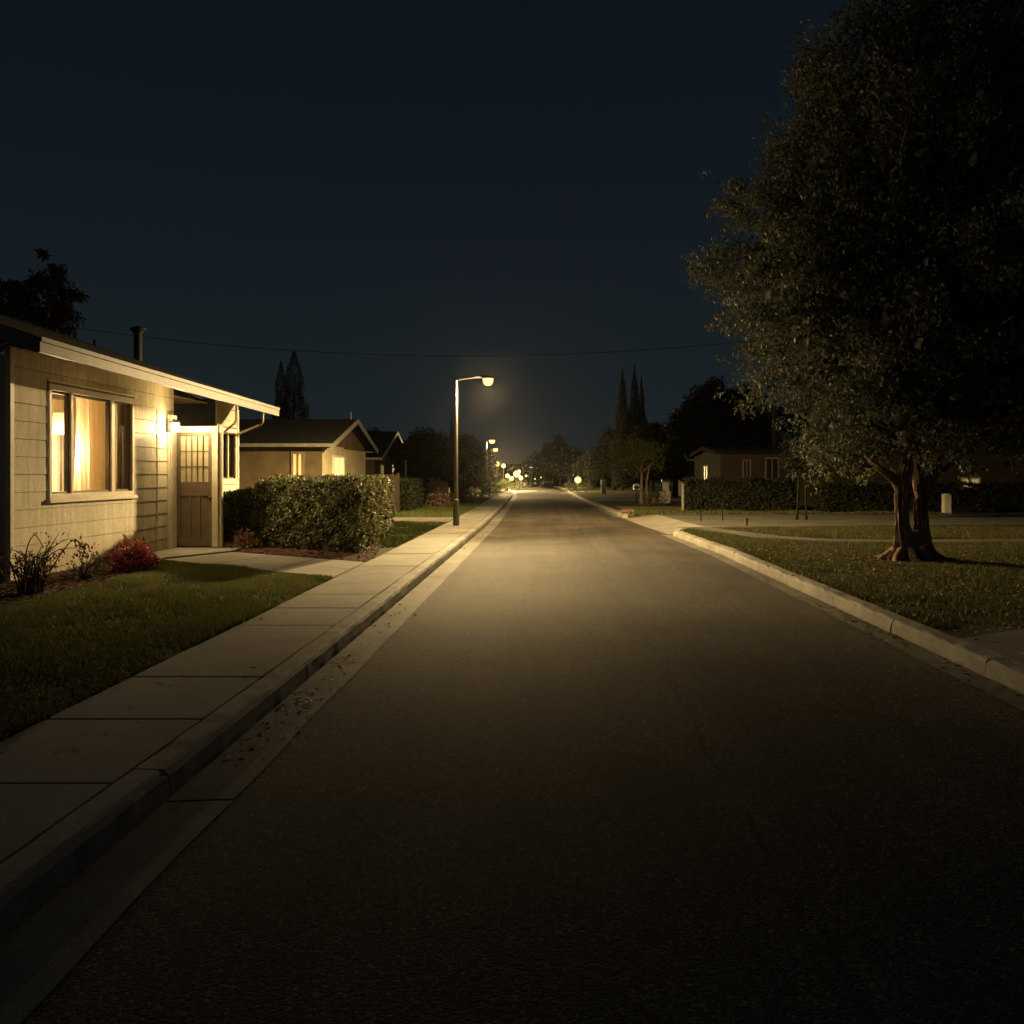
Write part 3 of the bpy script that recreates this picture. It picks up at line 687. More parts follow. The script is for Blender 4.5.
MB().lathe((kp[0], kp[1], 1.08), [(.01, -.03), (.03, -.015), (.03, .015), (.01, .03)], 12).build('door_knob', 'dark_metal', door, smooth=True)
# porch sconce
pl = MB().box((WX-.006, 16.42, 2.30), (WX+.03, 16.56, 2.52)).tube([(WX+.02, 16.49, 2.46), (WX+.11, 16.46, 2.53), (WX+.17, 16.42, 2.50)], .012, 8).lathe((WX+.17, 16.42, 2.475), [(.075, -.01), (.06, .02), (.02, .05)], 14).build('porch_lamp', 'dark_metal', house)
MB().lathe((WX+.17, 16.42, 2.36), [(.03, -.055), (.055, -.03), (.068, .03), (.055, .085), (.03, .10)], 16).build('lamp_globe', 'bulb', pl, smooth=True)
lamp_light((WX+.18, 16.41, 2.375), 2200, (1, .73, .34), .10, house, [(-1, .045), (-.3, .085), (.1, .11), (.45, .14), (.75, .5), (1, 1)], 'X')  # boosted outwards to fill tree and hedge, cut towards wall and door

# ------------------------------------------------------------------ street lamps
def street_lamp(px, py, Y, label, watts, hx=None, poleoff=None, H_=None, group='street lamps along the left kerb', detail=True):
    hx_, _, hz_ = W(px, py, Y); z0 = gz(Y)+ZG; k_ = 1.25 if Y < 40 else 2.0
    bx = hx_-(.86 if Y < 40 else .4)
    o = empty('street_lamp', (bx, Y, z0), label, 'street lamp', group)
    m = MB(); m.tube([(bx, Y, z0), (bx, Y, z0+.7), (bx, Y, z0+.74), (bx, Y, hz_+.02)], [.085, .08, .055, .04], 12)
    m.build('pole', 'pole', o, smooth=False)
    MB().tube([(bx-.02, Y, hz_+.0), (bx+.1, Y, hz_+.05), (bx+(hx_-bx)*.5, Y, hz_+.09), (hx_-.13, Y, hz_+.13)], [.03, .028, .024, .024], 10).build('arm', 'galv', o, smooth=True)
    MB().lathe((hx_, Y, hz_), [(.155, .065), (.165, .08), (.15, .13), (.09, .19), (.02, .21)], 18).tube([(hx_-.24, Y, hz_+.125), (hx_-.1, Y, hz_+.13)], [.05, .07], 10).build('lamp_housing', 'dark_metal', o, smooth=False)
    MB().lathe((hx_, Y, hz_), [(.02*k_, -.10*k_), (.07*k_, -.085*k_), (.105*k_, -.03*k_), (.115*k_, .063)], 18).build('lamp_lens', 'lens', o, smooth=True)
    lamp_light((hx_, Y, hz_-.03), watts, WARM, .19 if Y < 40 else .28, o, BAT)
    return o
street_lamp(488, 381, 24.3, 'tall street lamp with glowing amber head, nearest to the camera', 11200)
street_lamp(492, 441, 68, 'second street lamp up the road, standing above the far shrubs', 5000)
street_lamp(495.5, 449.5, 84, 'third street lamp up the road, just right of and below the second', 4500)
def globe_lamp(px, py, Y, label, watts, r=.13, style='post'):
    x, _, z = W(px, py, Y); z0 = gz(Y)+ZG
    o = empty('post_lamp', (x, Y, z0), label, 'post lamp', 'post lamps at the end of the road')
    MB().lathe((x, Y, 0), [(.09, z0), (.08, z0+.25), (.035, z0+.3), (.035, z-r-.02), (.09, z-r), (.07, z-r+.03)], 10).build('post', 'dark_metal', o)
    MB().lathe((x, Y, z), [(.25*r, -r), (.8*r, -.6*r), (r, 0), (.8*r, .6*r), (.25*r, r)], 14).build('lamp_globe', 'globe', o, smooth=True)
    MB().lathe((x, Y, z), [(.5*r, .92*r), (.55*r, 1.0*r), (.1*r, 1.5*r)], 12).build('cap', 'dark_metal', o)
    lamp_light((x, Y, z), watts*4, (1, .70, .30), r*1.15, o)
globe_lamp(497, 464, 76, 'globe post lamp, highest and leftmost of the far cluster', 500, .2)
globe_lamp(503.5, 466, 88, 'globe post lamp, second from the left in the far cluster', 500, .2)
globe_lamp(507.5, 476, 74, 'low globe lamp left of the brightest one in the far cluster', 380, .17)
globe_lamp(516.5, 474, 80, 'brightest globe lamp at the middle of the far cluster', 1500, .28)
globe_lamp(511.5, 478.5, 78, 'lowest globe lamp tucked left under the brightest far one', 600, .2)
globe_lamp(521, 478, 82, 'low globe lamp tucked right under the brightest far one', 600, .19)
globe_lamp(519, 471.5, 90, 'globe lamp just above the brightest far one', 450, .17)
globe_lamp(526, 476, 92, 'globe lamp just right of the brightest one in the far cluster', 250, .11)
globe_lamp(535, 479, 104, 'small dim globe lamp low beyond the end of the road', 30, .07)
globe_lamp(541, 477.5, 108, 'small dim globe lamp, rightmost of the far cluster', 40, .08)
globe_lamp(578, 480, 72, 'bright globe lamp on the right of the road before the trees', 650, .26)
# a tall unlit lamp far off
x, _, z = W(531, 467, 98); o = empty('pole_lamp', (x, 98, ZG), 'small flat topped lamp on a thin pole beyond the far cluster', 'lamp')
MB().tube([(x, 98, ZG), (x, 98, z)], [.05, .035], 8).build('pole', 'dark_metal', o); MB().lathe((x, 98, z), [(.1, -.03), (.3, .02), (.05, .14)], 12).build('lamp_housing', 'dark_metal', o)
MB().lathe((x, 98, z), [(.05, -.1), (.22, -.035)], 12).build('lamp_lens', 'shade', o)

# ------------------------------------------------------------------ trees and shrubs
def clumps_ellipsoids(ells, n):
    vol = np.array([e[3]*e[4]*e[5] for e in ells]); k = rng.choice(len(ells), n, p=vol/vol.sum()); E = np.array(ells)[k]
    d = unit(rng.normal(size=(n, 3))); r = rng.uniform(.35, 1, n)**.5
    return E[:, :3]+d*E[:, 3:]*r[:, None]
def crown_pts(C, per, rad):
    n = len(C); rr = rad*rng.uniform(.55, 1.35, n); P = np.repeat(C, per, 0)
    d = unit(rng.normal(size=(len(P), 3)))*(rng.uniform(0, 1, len(P))**.45)[:, None]*np.repeat(rr, per)[:, None]; d[:, 2] *= .75
    return P+d
def tree(name, label, cat, base, trunk_r, fork_z, ells, n, per, rad, leaf, mat, group=None, droop=.4, limbs=7, bark='bark'):
    o = empty(name, (base[0], base[1], base[2]), label, cat, group)
    C = clumps_ellipsoids(ells, int(n*1.5) if mat == 'leaf_dark' else n); V = leaves(crown_pts(C, per, rad), leaf, droop)
    npmesh('crown', V, 4, mat, o)
    m = MB(); b = np.array(base, float); top = np.array((b[0]+random.uniform(-.1, .1), b[1], fork_z))
    m.tube([b, b+(top-b)*.15, b+(top-b)*.6, top], [trunk_r*1.5, trunk_r*1.1, trunk_r*.9, trunk_r*.75], 12)
    for c in C[rng.choice(len(C), limbs)]:
        mid = (top+c)/2+np.array((random.uniform(-.2, .2), random.uniform(-.2, .2), random.uniform(-.1, .3)))
        m.tube([top-np.array((0, 0, .15)), mid, c], [trunk_r*.55, trunk_r*.32, trunk_r*.12], 7)
    m.build('trunk', bark, o, smooth=True); return o
def cypress(label, px, ytop, Y, half, n=5200, leaf=.16, zb=.6, group='dark cypresses', pw=1.0):
    x, _, zt = W(px, ytop, Y); hw = half*Y/F; z0 = gz(Y)+ZG
    o = empty('cypress_tree', (x, Y, z0), label, 'tree', group)
    u = rng.uniform(0, 1, n)**1.25; z = zb+u*(zt-zb); r = hw*np.clip(np.minimum(1.35*(1-u)**pw, .6+u*3), 0, 1)*(1+.22*np.sin(u*23+rng.uniform(0, 6, n)*.4)); th = rng.uniform(0, 6.283, n)
    r = r*rng.uniform(.35, 1, n)**.5
    P = np.column_stack([x+r*np.cos(th), Y+r*np.sin(th), z]); V = leaves(P, leaf*np.clip(1.35-u, .4, 1), -1.2, .3); npmesh('crown', V, 4, 'leaf_dark', o)
    MB().tube([(x, Y, z0), (x, Y, z0+(zt-z0)*.85)], [.14, .02], 8).build('trunk', 'leaf_core', o)
    return o
# -- the large street tree on the right
BX, BY = 5.9, 14.65
big_t = empty('street_tree', (BX, BY, ZG), 'massive leafy street tree with forked furrowed trunk on the right verge', 'tree')
PZ = [1.45, 2.1, 3.0, 3.55, 5.3, 6.0, 6.9, 7.7, 8.4, 9.1, 9.9]; PR = [1.3, 2.35, 2.85, 3.1, 3.1, 2.95, 2.72, 2.42, 2.0, 1.4, .4]
def prof(z): return np.interp(z, PZ, PR)
n = 820; z = rng.uniform(1.75, 9.7, n*3); z = z[rng.random(n*3) < (prof(z)/3.6)**1.3][:n]; n = len(z)
th = rng.uniform(0, 6.283, n); lob = 1+.10*np.sin(3*th+z*1.1)+.09*np.sin(5*th-z*2.1)+.06*np.sin(9*th+z*3)
rr = prof(z)*lob*rng.uniform(.25, 1, n)**.42
cx = BX+.35+rr*np.cos(th)*1.0; cy = BY+rr*np.sin(th)*.92
# the underside is lifted near the trunk, fringes hang lower to the sides
z = np.maximum(z, 1.88-.10*np.abs(cx-BX))
C = np.column_stack([cx, cy, z])
V = leaves(crown_pts(C, 155, .38), .08, .55, .5)
tw = C+unit(C-np.array((BX+.3, BY, 4.6)))*rng.uniform(.2, .6, (len(C), 1)); V = np.vstack([V, leaves(crown_pts(tw, 16, .16), .08, .7, .5)])
ci = C.copy(); ci[:, 0] = BX+.35+(ci[:, 0]-BX-.35)*.72; ci[:, 1] = BY+(ci[:, 1]-BY)*.72; ci[:, 2] = np.clip(5+(ci[:, 2]-5)*.86, 2.6, 9)
V = np.vstack([V, leaves(crown_pts(ci, 32, .5), .20, .4, .6)]); npmesh('crown', V, 4, 'leaf_big', big_t)
# fringe twigs with hanging leaves
m = MB()
def lobes(seed, k=9, amp=.16, flare=.0, tw=2.0):
    def f(u, th):
        a = math.sin(k*th+tw*u*3+seed)*.5+math.sin((k*2+1)*th-tw*u*4+seed*2.3)*.32+math.sin(3*th+seed+u*5)*.45
        b = abs(math.sin((k+2)*th*.5+tw*u*2.2+seed))
        a += .22*math.sin(17*th+tw*u*9+seed*3)+.16*math.sin(23*th-tw*u*7+seed)+.14*math.sin(u*61+th*5+seed)
        return 1+amp*(a-.35*(1-b))+flare*max(0, .3-u)*(1+.8*math.sin(4*th+seed))
    return f
def path(pts, n):
    pts = np.array(pts, float); t_ = np.linspace(0, len(pts)-1, n); out = []
    for q in t_:
        i = min(int(q), len(pts)-2); f = q-i; p0 = pts[max(i-1, 0)]; p1 = pts[i]; p2 = pts[i+1]; p3 = pts[min(i+2, len(pts)-1)]
        out.append(.5*((2*p1)+(-p0+p2)*f+(2*p0-5*p1+4*p2-p3)*f*f+(-p0+3*p1-3*p2+p3)*f**3))
    return out
def T(px, py, dy=0): x, y_, z_ = W(px, py, BY+dy); return (x, y_, z_)
def limb(pts, r, n=40, seg=44, sd=0, amp=.16, flare=0):
    p = path(pts, n); rad = np.interp(np.linspace(0, 1, n), np.linspace(0, 1, len(r)), r); m.tube(p, rad, seg, lobes=lobes(sd, amp=amp, flare=flare))
limb([T(899, 564), T(904, 545), T(902, 525), T(901, 505), T(903, 485), T(908, 462), T(912, 430), T(900, 380)], [.18, .135, .10, .092, .098, .08, .07, .045], 70, 64, 1.3, .32, 1.0)
limb([T(922, 565, -.05), T(922, 545, -.05), T(922, 525, 0), T(921, 505, .05), T(928, 486, .1), T(938, 462, .1), T(955, 425, .2), T(975, 370, .3)], [.165, .128, .102, .095, .092, .075, .06, .035], 70, 64, 4.1, .32, .9)
limb([T(902, 492), T(893, 479), T(880, 468, -.1), T(866, 455, .1), T(852, 430, .4)], [.085, .07, .05, .035, .015], 30, 24, 2, .14)
limb([T(922, 500, .05), T(918, 480, .2), T(916, 450, .4), T(925, 400, .6), T(940, 330, .7)], [.10, .09, .08, .06, .03], 30, 24, 3, .12)
limb([T(932, 478, .1), T(945, 468, .4), T(965, 452, .7), T(1000, 420, 1.2)], [.06, .05, .04, .02], 24, 20, 5, .1)
for q in range(26):
    c = C[rng.integers(len(C))]; s = np.array(T(random.choice((905, 930)), random.choice((430, 400, 380)), .2)); mid = (s+c)/2+rng.normal(0, .25, 3)
    m.tube(path([s, mid, c], 10), np.linspace(.05, .012, 10), 8)
for k in range(9):      # surface roots
    a = k/9*6.283+.3; r0 = .20; p = [(BX+.03+math.cos(a)*r0*1.1, BY+math.sin(a)*r0*.9, ZG+.16), (BX+.03+math.cos(a)*.40, BY+math.sin(a)*.38, ZG+.05), (BX+.03+math.cos(a+.15)*.58, BY+math.sin(a+.15)*.54, ZG-.03)]
    m.tube(path(p, 10), [.10-.006*i for i in range(10)], 14, lobes=lobes(k, 4, .15))
m.build('trunk', 'bark', big_t, smooth=True)
a_ = np.linspace(0, 6.283, 41)[:-1]; rr_ = .95+.18*np.sin(a_*3+1)+.1*np.sin(a_*7)
slab('soil_patch', [(BX+.05+r_*1.15*math.cos(q), BY+r_*math.sin(q)) for q, r_ in zip(a_, rr_)], ZG+.014, 'mulch', .05)
q_ = rng.uniform(0, 6.283, 500); r2 = np.abs(rng.normal(0, .75, 500))
tag(flat_bits('root_litter', np.column_stack([BX+r2*np.cos(q_)*1.2, BY+r2*np.sin(q_)]), ZG+.02, .055, 'litter'), 'dead leaves lying round the foot of the street tree', 'leaves', kind='stuff')

# -- trees on the left, back to front
tree('tree', 'open dark tree with gappy crown behind the near house roof', 'tree', (-21.5, 38, ZG), .25, 6.5,
     [(-22.3, 38, 8.3, 1.4, 1.2, 1.1), (-22.9, 38, 8.9, 1.1, 1, .9), (-20.9, 38, 10.1, .75, .7, .75), (-20.2, 38, 8.7, .75, .7, .7), (-21.0, 38, 9.0, .9, .8, .8), (-20.8, 38, 7.3, .9, .8, .8), (-22.8, 38, 7.2, 1.2, 1, .9)], 110, 110, .40, .17, 'leaf_dark')
cypress('tall narrow cypress behind the tan house, taller of the pair', 294, 352, 46, 15, 16000, pw=.55)
cypress('shorter cypress behind the tan house, left of the taller one', 281, 362, 46.5, 10, 10000, pw=.6)
def mass(label, pxs, Y, n=110, per=60, rad=.55, leaf=.21, mat='leaf_dark', group='dark trees along the road', name='tree'):
    """pxs: list of (px, ytop, halfwidth px) lobes, each reaching down to about eye level"""
    ells = []
    for px, yt, hw in pxs:
        x, _, zt = W(px, yt, Y); r = hw*Y/F; zb = min(1.2, zt-1.2); ells.append((x, Y, (zt+zb)/2, r, max(r*.8, .8), (zt-zb)/2))
    x = ells[0][0]
    return tree(name, label, 'tree', (x, Y, gz(Y)+ZG), .17, min(2.0, ells[0][2]), ells, n, per, rad, leaf, mat, group, bark='leaf_core')
mass('broad dark tree left of the nearest lamp pole', [(425, 430, 24), (402, 440, 16), (440, 436, 18)], 52, 150)
mass('dark tree behind the third house roof', [(385, 436, 14), (372, 428, 8)], 62, 80)
mass('round dark tree just right of the nearest lamp pole', [(467, 438, 14)], 60, 90)
cypress('thin cypress rising behind the nearest lamp pole', 452, 414, 58, 5, 3000, group=None)
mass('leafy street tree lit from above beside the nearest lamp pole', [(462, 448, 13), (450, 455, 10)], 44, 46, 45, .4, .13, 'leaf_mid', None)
mass('dark tree behind the far shrubs on the left', [(484, 452, 10)], 74, 60)
mass('wide dark tree closing the end of the road', [(558, 440, 20), (545, 452, 16), (575, 452, 14)], 128, 150, 60, .9, .3)
mass('dark tree at the road end with a small raised top', [(560, 434, 7), (580, 455, 14)], 122, 80, 60, .8, .3)
mass('low dark tree at the left of the road end', [(530, 462, 12), (515, 468, 12)], 132, 90, 60, .8, .3)
mass('dark tree right of the road end lamp', [(590, 455, 14)], 88, 90)
mass('tall dark tree below the twin spires', [(614, 430, 20), (600, 446, 14), (632, 415, 16)], 78, 260)
mass('dark round tree right of the twin spires', [(652, 422, 18), (640, 428, 14), (668, 436, 16)], 70, 240)
cypress('left spire of the two tall pointed cypresses', 622.5, 369, 76, 12, 12000, .24, group='pointed cypresses on the right')
cypress('right and tallest spire of the two pointed cypresses', 634.5, 366, 77, 12, 12000, .24, group='pointed cypresses on the right')
cypress('short pointed cypress touching the right spire', 641.5, 377, 78, 9, 8000, .24, group='pointed cypresses on the right')
mass('huge dark tree behind the low house on the right', [(718, 380, 36), (695, 396, 24), (745, 390, 28), (712, 430, 40)], 56, 520, 70, .6, .22)
mass('dark pointed tree at the left edge of the huge one', [(692, 384, 7), (682, 410, 12)], 58, 90)
mass('dark tree low behind the gate pillar', [(675, 440, 18), (660, 452, 14)], 54, 120)
mass('dark tree behind the street tree crown', [(790, 400, 40)], 60, 120, 60, .6, .2)
mass('dark tree at the far right behind the street tree', [(985, 400, 50), (930, 420, 36)], 46, 200, 60, .6, .17)
# small two-stemmed tree lit lime green
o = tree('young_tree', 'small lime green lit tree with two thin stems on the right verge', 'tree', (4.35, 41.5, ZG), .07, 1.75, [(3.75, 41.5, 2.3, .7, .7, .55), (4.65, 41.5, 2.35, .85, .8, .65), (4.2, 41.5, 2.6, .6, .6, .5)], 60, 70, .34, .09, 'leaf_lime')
MB().tube([(4.62, 41.5, ZG), (4.6, 41.5, 1.2), (4.75, 41.5, 2.0)], [.08, .06, .03], 8).build('stem', 'bark', o, smooth=True)
for px, lab in ((797, 'left one of two slim young trees beside the side drive'), (806.5, 'right one of two slim young trees beside the side drive')):
    x, yv = G(px, 520); tree('young_tree', lab, 'tree', (x, yv, ZG), .03, 1.5, [(x, yv, 2.2, .55, .5, .55)], 20, 45, .28, .08, 'leaf_dark', 'slim young trees', limbs=4, bark='leaf_core')

# hedges
def hedge(label, quad, z0, z1, n, leaf, mat='leaf_hedge', name='hedge', group=None, core=True, rnd=.05):
    q = [np.array(p, float) for p in quad]; c = sum(q)/4
    o = empty(name, (c[0], c[1], z0), label, 'hedge', group)
    # sample shell: four sides and the top
    def side(a, b, k):
        u = rng.uniform(0, 1, k); v = rng.uniform(0, 1, k)**.9; p = a+(b-a)*u[:, None]; nrm = np.array((b[1]-a[1], -(b[0]-a[0]))); nrm = nrm/np.linalg.norm(nrm)
        if np.dot((a+b)/2-c, nrm) < 0: nrm = -nrm
        uu = u*np.linalg.norm(b-a); vv_ = v*(z1-z0); wob = .015*np.sin(uu*3.3+vv_*4)+.02*np.sin(uu*5.9-vv_*6.5+1)+.02*np.sin(uu*13+vv_*11)+.02*np.sin(vv_*17-uu*9)
        ins = np.maximum(0, (v-.86)/.14)**2*rnd+.04*(v < .12)
        p = p+nrm*(wob-ins-np.abs(rng.normal(0, .05, k))+.02)[:, None]
        return np.column_stack([p, z0+.03+v*(z1-z0-.03)]), np.column_stack([np.tile(nrm, (k, 1)), np.zeros(k)])
    per = [np.linalg.norm(q[(i+1) % 4]-q[i])*(z1-z0) for i in range(4)]; top = np.linalg.norm(q[1]-q[0])*np.linalg.norm(q[2]-q[1]); tot = sum(per)+top
    Ps, Ns = [], []
    for i in range(4):
        p, nn = side(q[i], q[(i+1) % 4], int(n*per[i]/tot)); Ps.append(p); Ns.append(nn)
    k = int(n*top/tot); u, v = rng.uniform(0, 1, (2, k))
    p = (q[0]*(1-u)[:, None]+q[1]*u[:, None])*(1-v)[:, None]+(q[3]*(1-u)[:, None]+q[2]*u[:, None])*v[:, None]
    e = np.minimum.reduce([u, 1-u, v, 1-v]); zt = z1+.04*np.sin(p[:, 0]*5)+.03*np.sin(p[:, 1]*6.3+p[:, 0]*3)-np.maximum(0, .03-e)*1.2+np.abs(rng.normal(0, .025, k))-.02
    Ps.append(np.column_stack([p, zt])); Ns.append(np.tile((0, 0, 1.), (k, 1)))
    P_, N_ = np.vstack(Ps), np.vstack(Ns)
    npmesh('foliage', leaves(P_, leaf, .1, .55, out=N_*.9), 4, mat, o)
    s = [c+(p-c)*(1-.13/np.linalg.norm(p-c)*1.4) for p in q]
    MB().prism([(*p, z0+.02) for p in s], [(*p, z1-.13) for p in s]).build('branches', 'leaf_core', o)
    return o
hedge('clipped leafy hedge beside the open door, lit by the street lamp', [(-5.55, 17.15), (-3.3, 15.62), (-3.55, 20.6), (-6.3, 21.2)], ZG, 1.38, 62000, .062)
hedge('dark low shrub hedge against the wall under the small window', [(-6.85, 18.2), (-5.75, 17.6), (-6.3, 20.6), (-6.86, 20.8)], ZG, 1.12, 14000, .06, 'leaf_mid')
hedge('dark clipped hedge in front of the right hand house', [(5.3, 33.6), (9.3, 33.4), (9.3, 34.8), (5.3, 34.8)], ZG, 1.27, 12000, .10, 'leaf_dark')
hedge('low dark hedge under the lit tan house on the left', [(-6.6, 33.2), (-5.1, 33.0), (-5.0, 36), (-6.6, 36)], ZG, 1.3, 8000, .1, 'leaf_dark')
hedge('dark hedge along the far side of the side drive', [(10.0, 32.5), (20, 33), (20, 34.2), (10.0, 33.8)], ZG, 1.12, 14000, .10, 'leaf_dark')
hedge('dark hedge closing the view at the end of the road', [(-16, 124), (14, 124), (14, 127), (-16, 127)], gz(125)+ZG-.3, 2.6, 16000, .35, 'leaf_dark')
def shrub(name, label, x, y, w_, h_, n, leaf, mat, group=None, droop=-.3, aspect=.4, twigs=10, z0=ZG, cat='shrub', spike=False):
    o = empty(name, (x, y, z0), label, cat, group)
    d = unit(rng.normal(size=(n, 3))); d[:, 2] = np.abs(d[:, 2]); r = rng.uniform(.2, 1, n)**.45
    lob = 1+.2*np.sin(np.arctan2(d[:, 1], d[:, 0])*4+d[:, 2]*5)
    P_ = np.column_stack([x+d[:, 0]*w_*.5*r*lob, y+d[:, 1]*w_*.5*r*lob, z0+.04+d[:, 2]*h_*.92*r*lob])
    out = d*(2.2 if spike else .9); npmesh('foliage', leaves(P_, leaf, droop, aspect, out=out), 4, mat, o)
    m = MB()
    for k in range(twigs):
        q = P_[rng.integers(n)]; b = np.array((x+random.uniform(-.05, .05), y+random.uniform(-.05, .05), z0-.01)); m.tube([b, (b+q)/2+np.array((0, 0, .04)), q], [.012, .008, .004], 6)
    m.build('stems', 'twig', o); return o
shrub('shrub', 'bushy red leaved shrub at the foot of the sided wall', -5.95, 12.95, .62, .40, 950, .085, 'leaf_red')
shrub('shrub', 'small sparse shrub between the red shrub and the dry bush', -6.1, 11.9, .5, .36, 150, .06, 'leaf_mid', aspect=.35)
shrub('flowering_plant', 'little rusty pink plant at the left foot of the hedge', -5.62, 16.75, .5, .34, 420, .06, 'leaf_pink')
shrub('flowering_plant', 'low pinkish plant beside the red shrub near the path', -6.2, 13.9, .4, .16, 220, .05, 'leaf_pink')
# dry arching bush at the picture's left
o = empty('dry_bush', (-5.95, 10.45, ZG), 'dry bush of arching bare twigs at the near corner of the wall', 'bush'); m = MB(); tips = []
for k in range(46):
    a = random.uniform(0, 6.283); L_ = random.uniform(.35, .8); b = np.array((-5.98+random.uniform(-.12, .12), 10.45+random.uniform(-.12, .12), ZG)); s = random.uniform(.2, .75)
    p1 = b+np.array((math.cos(a)*L_*s*.4, math.sin(a)*L_*s*.4, L_*.6)); p2 = b+np.array((math.cos(a)*L_*s*.9, math.sin(a)*L_*s*.9, L_*random.uniform(.55, .95)))
    m.tube(path([b, p1, p2], 7), [.009, .008, .007, .006, .005, .004, .003], 6); tips += [p1, p2, (p1+p2)/2]
for pts in ([(-5.95, 10.5, ZG), (-5.75, 10.6, .55), (-5.62, 10.7, .75), (-5.52, 10.75, .62)], [(-6.0, 10.4, ZG), (-6.05, 10.45, .6), (-5.98, 10.5, .82), (-5.88, 10.5, .68)]):
    m.tube(path(pts, 14), np.linspace(.01, .004, 14), 6)
    tips += [np.array(pts[-1]), np.array(pts[-2])]
m.build('twigs', 'twig', o, smooth=True)
tp = np.array(tips); P_ = np.repeat(tp, 4, 0)+rng.normal(0, .035, (len(tp)*4, 3)); P_ = np.vstack([P_, np.array((-5.54, 10.74, .66))+rng.normal(0, .06, (70, 3))])
npmesh('leaves', leaves(P_, .05, .6, .4), 4, 'leaf_pink', o)
# roadside shrubs further up on the left
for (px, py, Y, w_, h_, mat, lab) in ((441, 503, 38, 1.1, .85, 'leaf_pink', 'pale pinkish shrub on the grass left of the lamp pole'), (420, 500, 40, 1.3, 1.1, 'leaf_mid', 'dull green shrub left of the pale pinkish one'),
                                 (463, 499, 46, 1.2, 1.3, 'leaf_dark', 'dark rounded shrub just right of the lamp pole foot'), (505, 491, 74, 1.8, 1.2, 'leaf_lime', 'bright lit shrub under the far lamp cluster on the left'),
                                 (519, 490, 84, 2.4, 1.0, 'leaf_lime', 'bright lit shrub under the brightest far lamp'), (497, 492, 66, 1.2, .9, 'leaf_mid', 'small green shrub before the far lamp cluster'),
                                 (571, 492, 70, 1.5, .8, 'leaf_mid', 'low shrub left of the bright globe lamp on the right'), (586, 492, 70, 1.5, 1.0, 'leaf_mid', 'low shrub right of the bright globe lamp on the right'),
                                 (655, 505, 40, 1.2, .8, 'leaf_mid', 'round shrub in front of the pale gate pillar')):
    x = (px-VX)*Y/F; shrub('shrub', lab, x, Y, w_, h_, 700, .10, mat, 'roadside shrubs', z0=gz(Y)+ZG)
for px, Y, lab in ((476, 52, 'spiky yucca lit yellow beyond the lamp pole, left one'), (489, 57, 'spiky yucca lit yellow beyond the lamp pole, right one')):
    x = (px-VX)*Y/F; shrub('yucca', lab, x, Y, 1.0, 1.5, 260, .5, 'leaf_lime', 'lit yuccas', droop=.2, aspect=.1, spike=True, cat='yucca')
# ------------------------------------------------------------------ other houses
def rect_x(x, y0, y1, z0, z1, t_=.03): return ((x, y0, z0), (x+t_, y1, z1))
def side_window(parent, face, a0, a1, z0, z1, at, lit, s=1, name='window', trim='trim'):
    """face 'x': in a wall whose plane is x = at (s: outward sign); face 'y': plane y = at, facing the camera"""
    fr = MB(); tw = .07
    def bx(p0, p1, q0, q1, d0, d1):
        if face == 'x': fr.box((at+s*d0, p0, q0), (at+s*d1, p1, q1))
        else: fr.box((p0, at-d0, q0), (p1, at-d1, q1))
    bx(a0-tw, a1+tw, z1, z1+tw, -.02, .05); bx(a0-tw, a1+tw, z0-tw, z0, -.02, .06); bx(a0-tw, a0, z0+.001, z1-.001, -.02, .05); bx(a1, a1+tw, z0+.001, z1-.001, -.02, .05); bx((a0+a1)/2-.025, (a0+a1)/2+.025, z0+.001, z1-.001, -.02, .04)
    o = fr.build(name, trim, parent); p = MB(); d = .012
    if face == 'x': p.quad((at+s*d, a0, z0), (at+s*d, a1, z0), (at+s*d, a1, z1), (at+s*d, a0, z1))
    else: p.quad((a0, at-d, z0), (a1, at-d, z0), (a1, at-d, z1), (a0, at-d, z1))
    p.build('pane', lit, o); return o
M['dark_pane'] = simple('dark_pane', (.02, .02, .02), .3, 3, .2, 0, 40, .15)
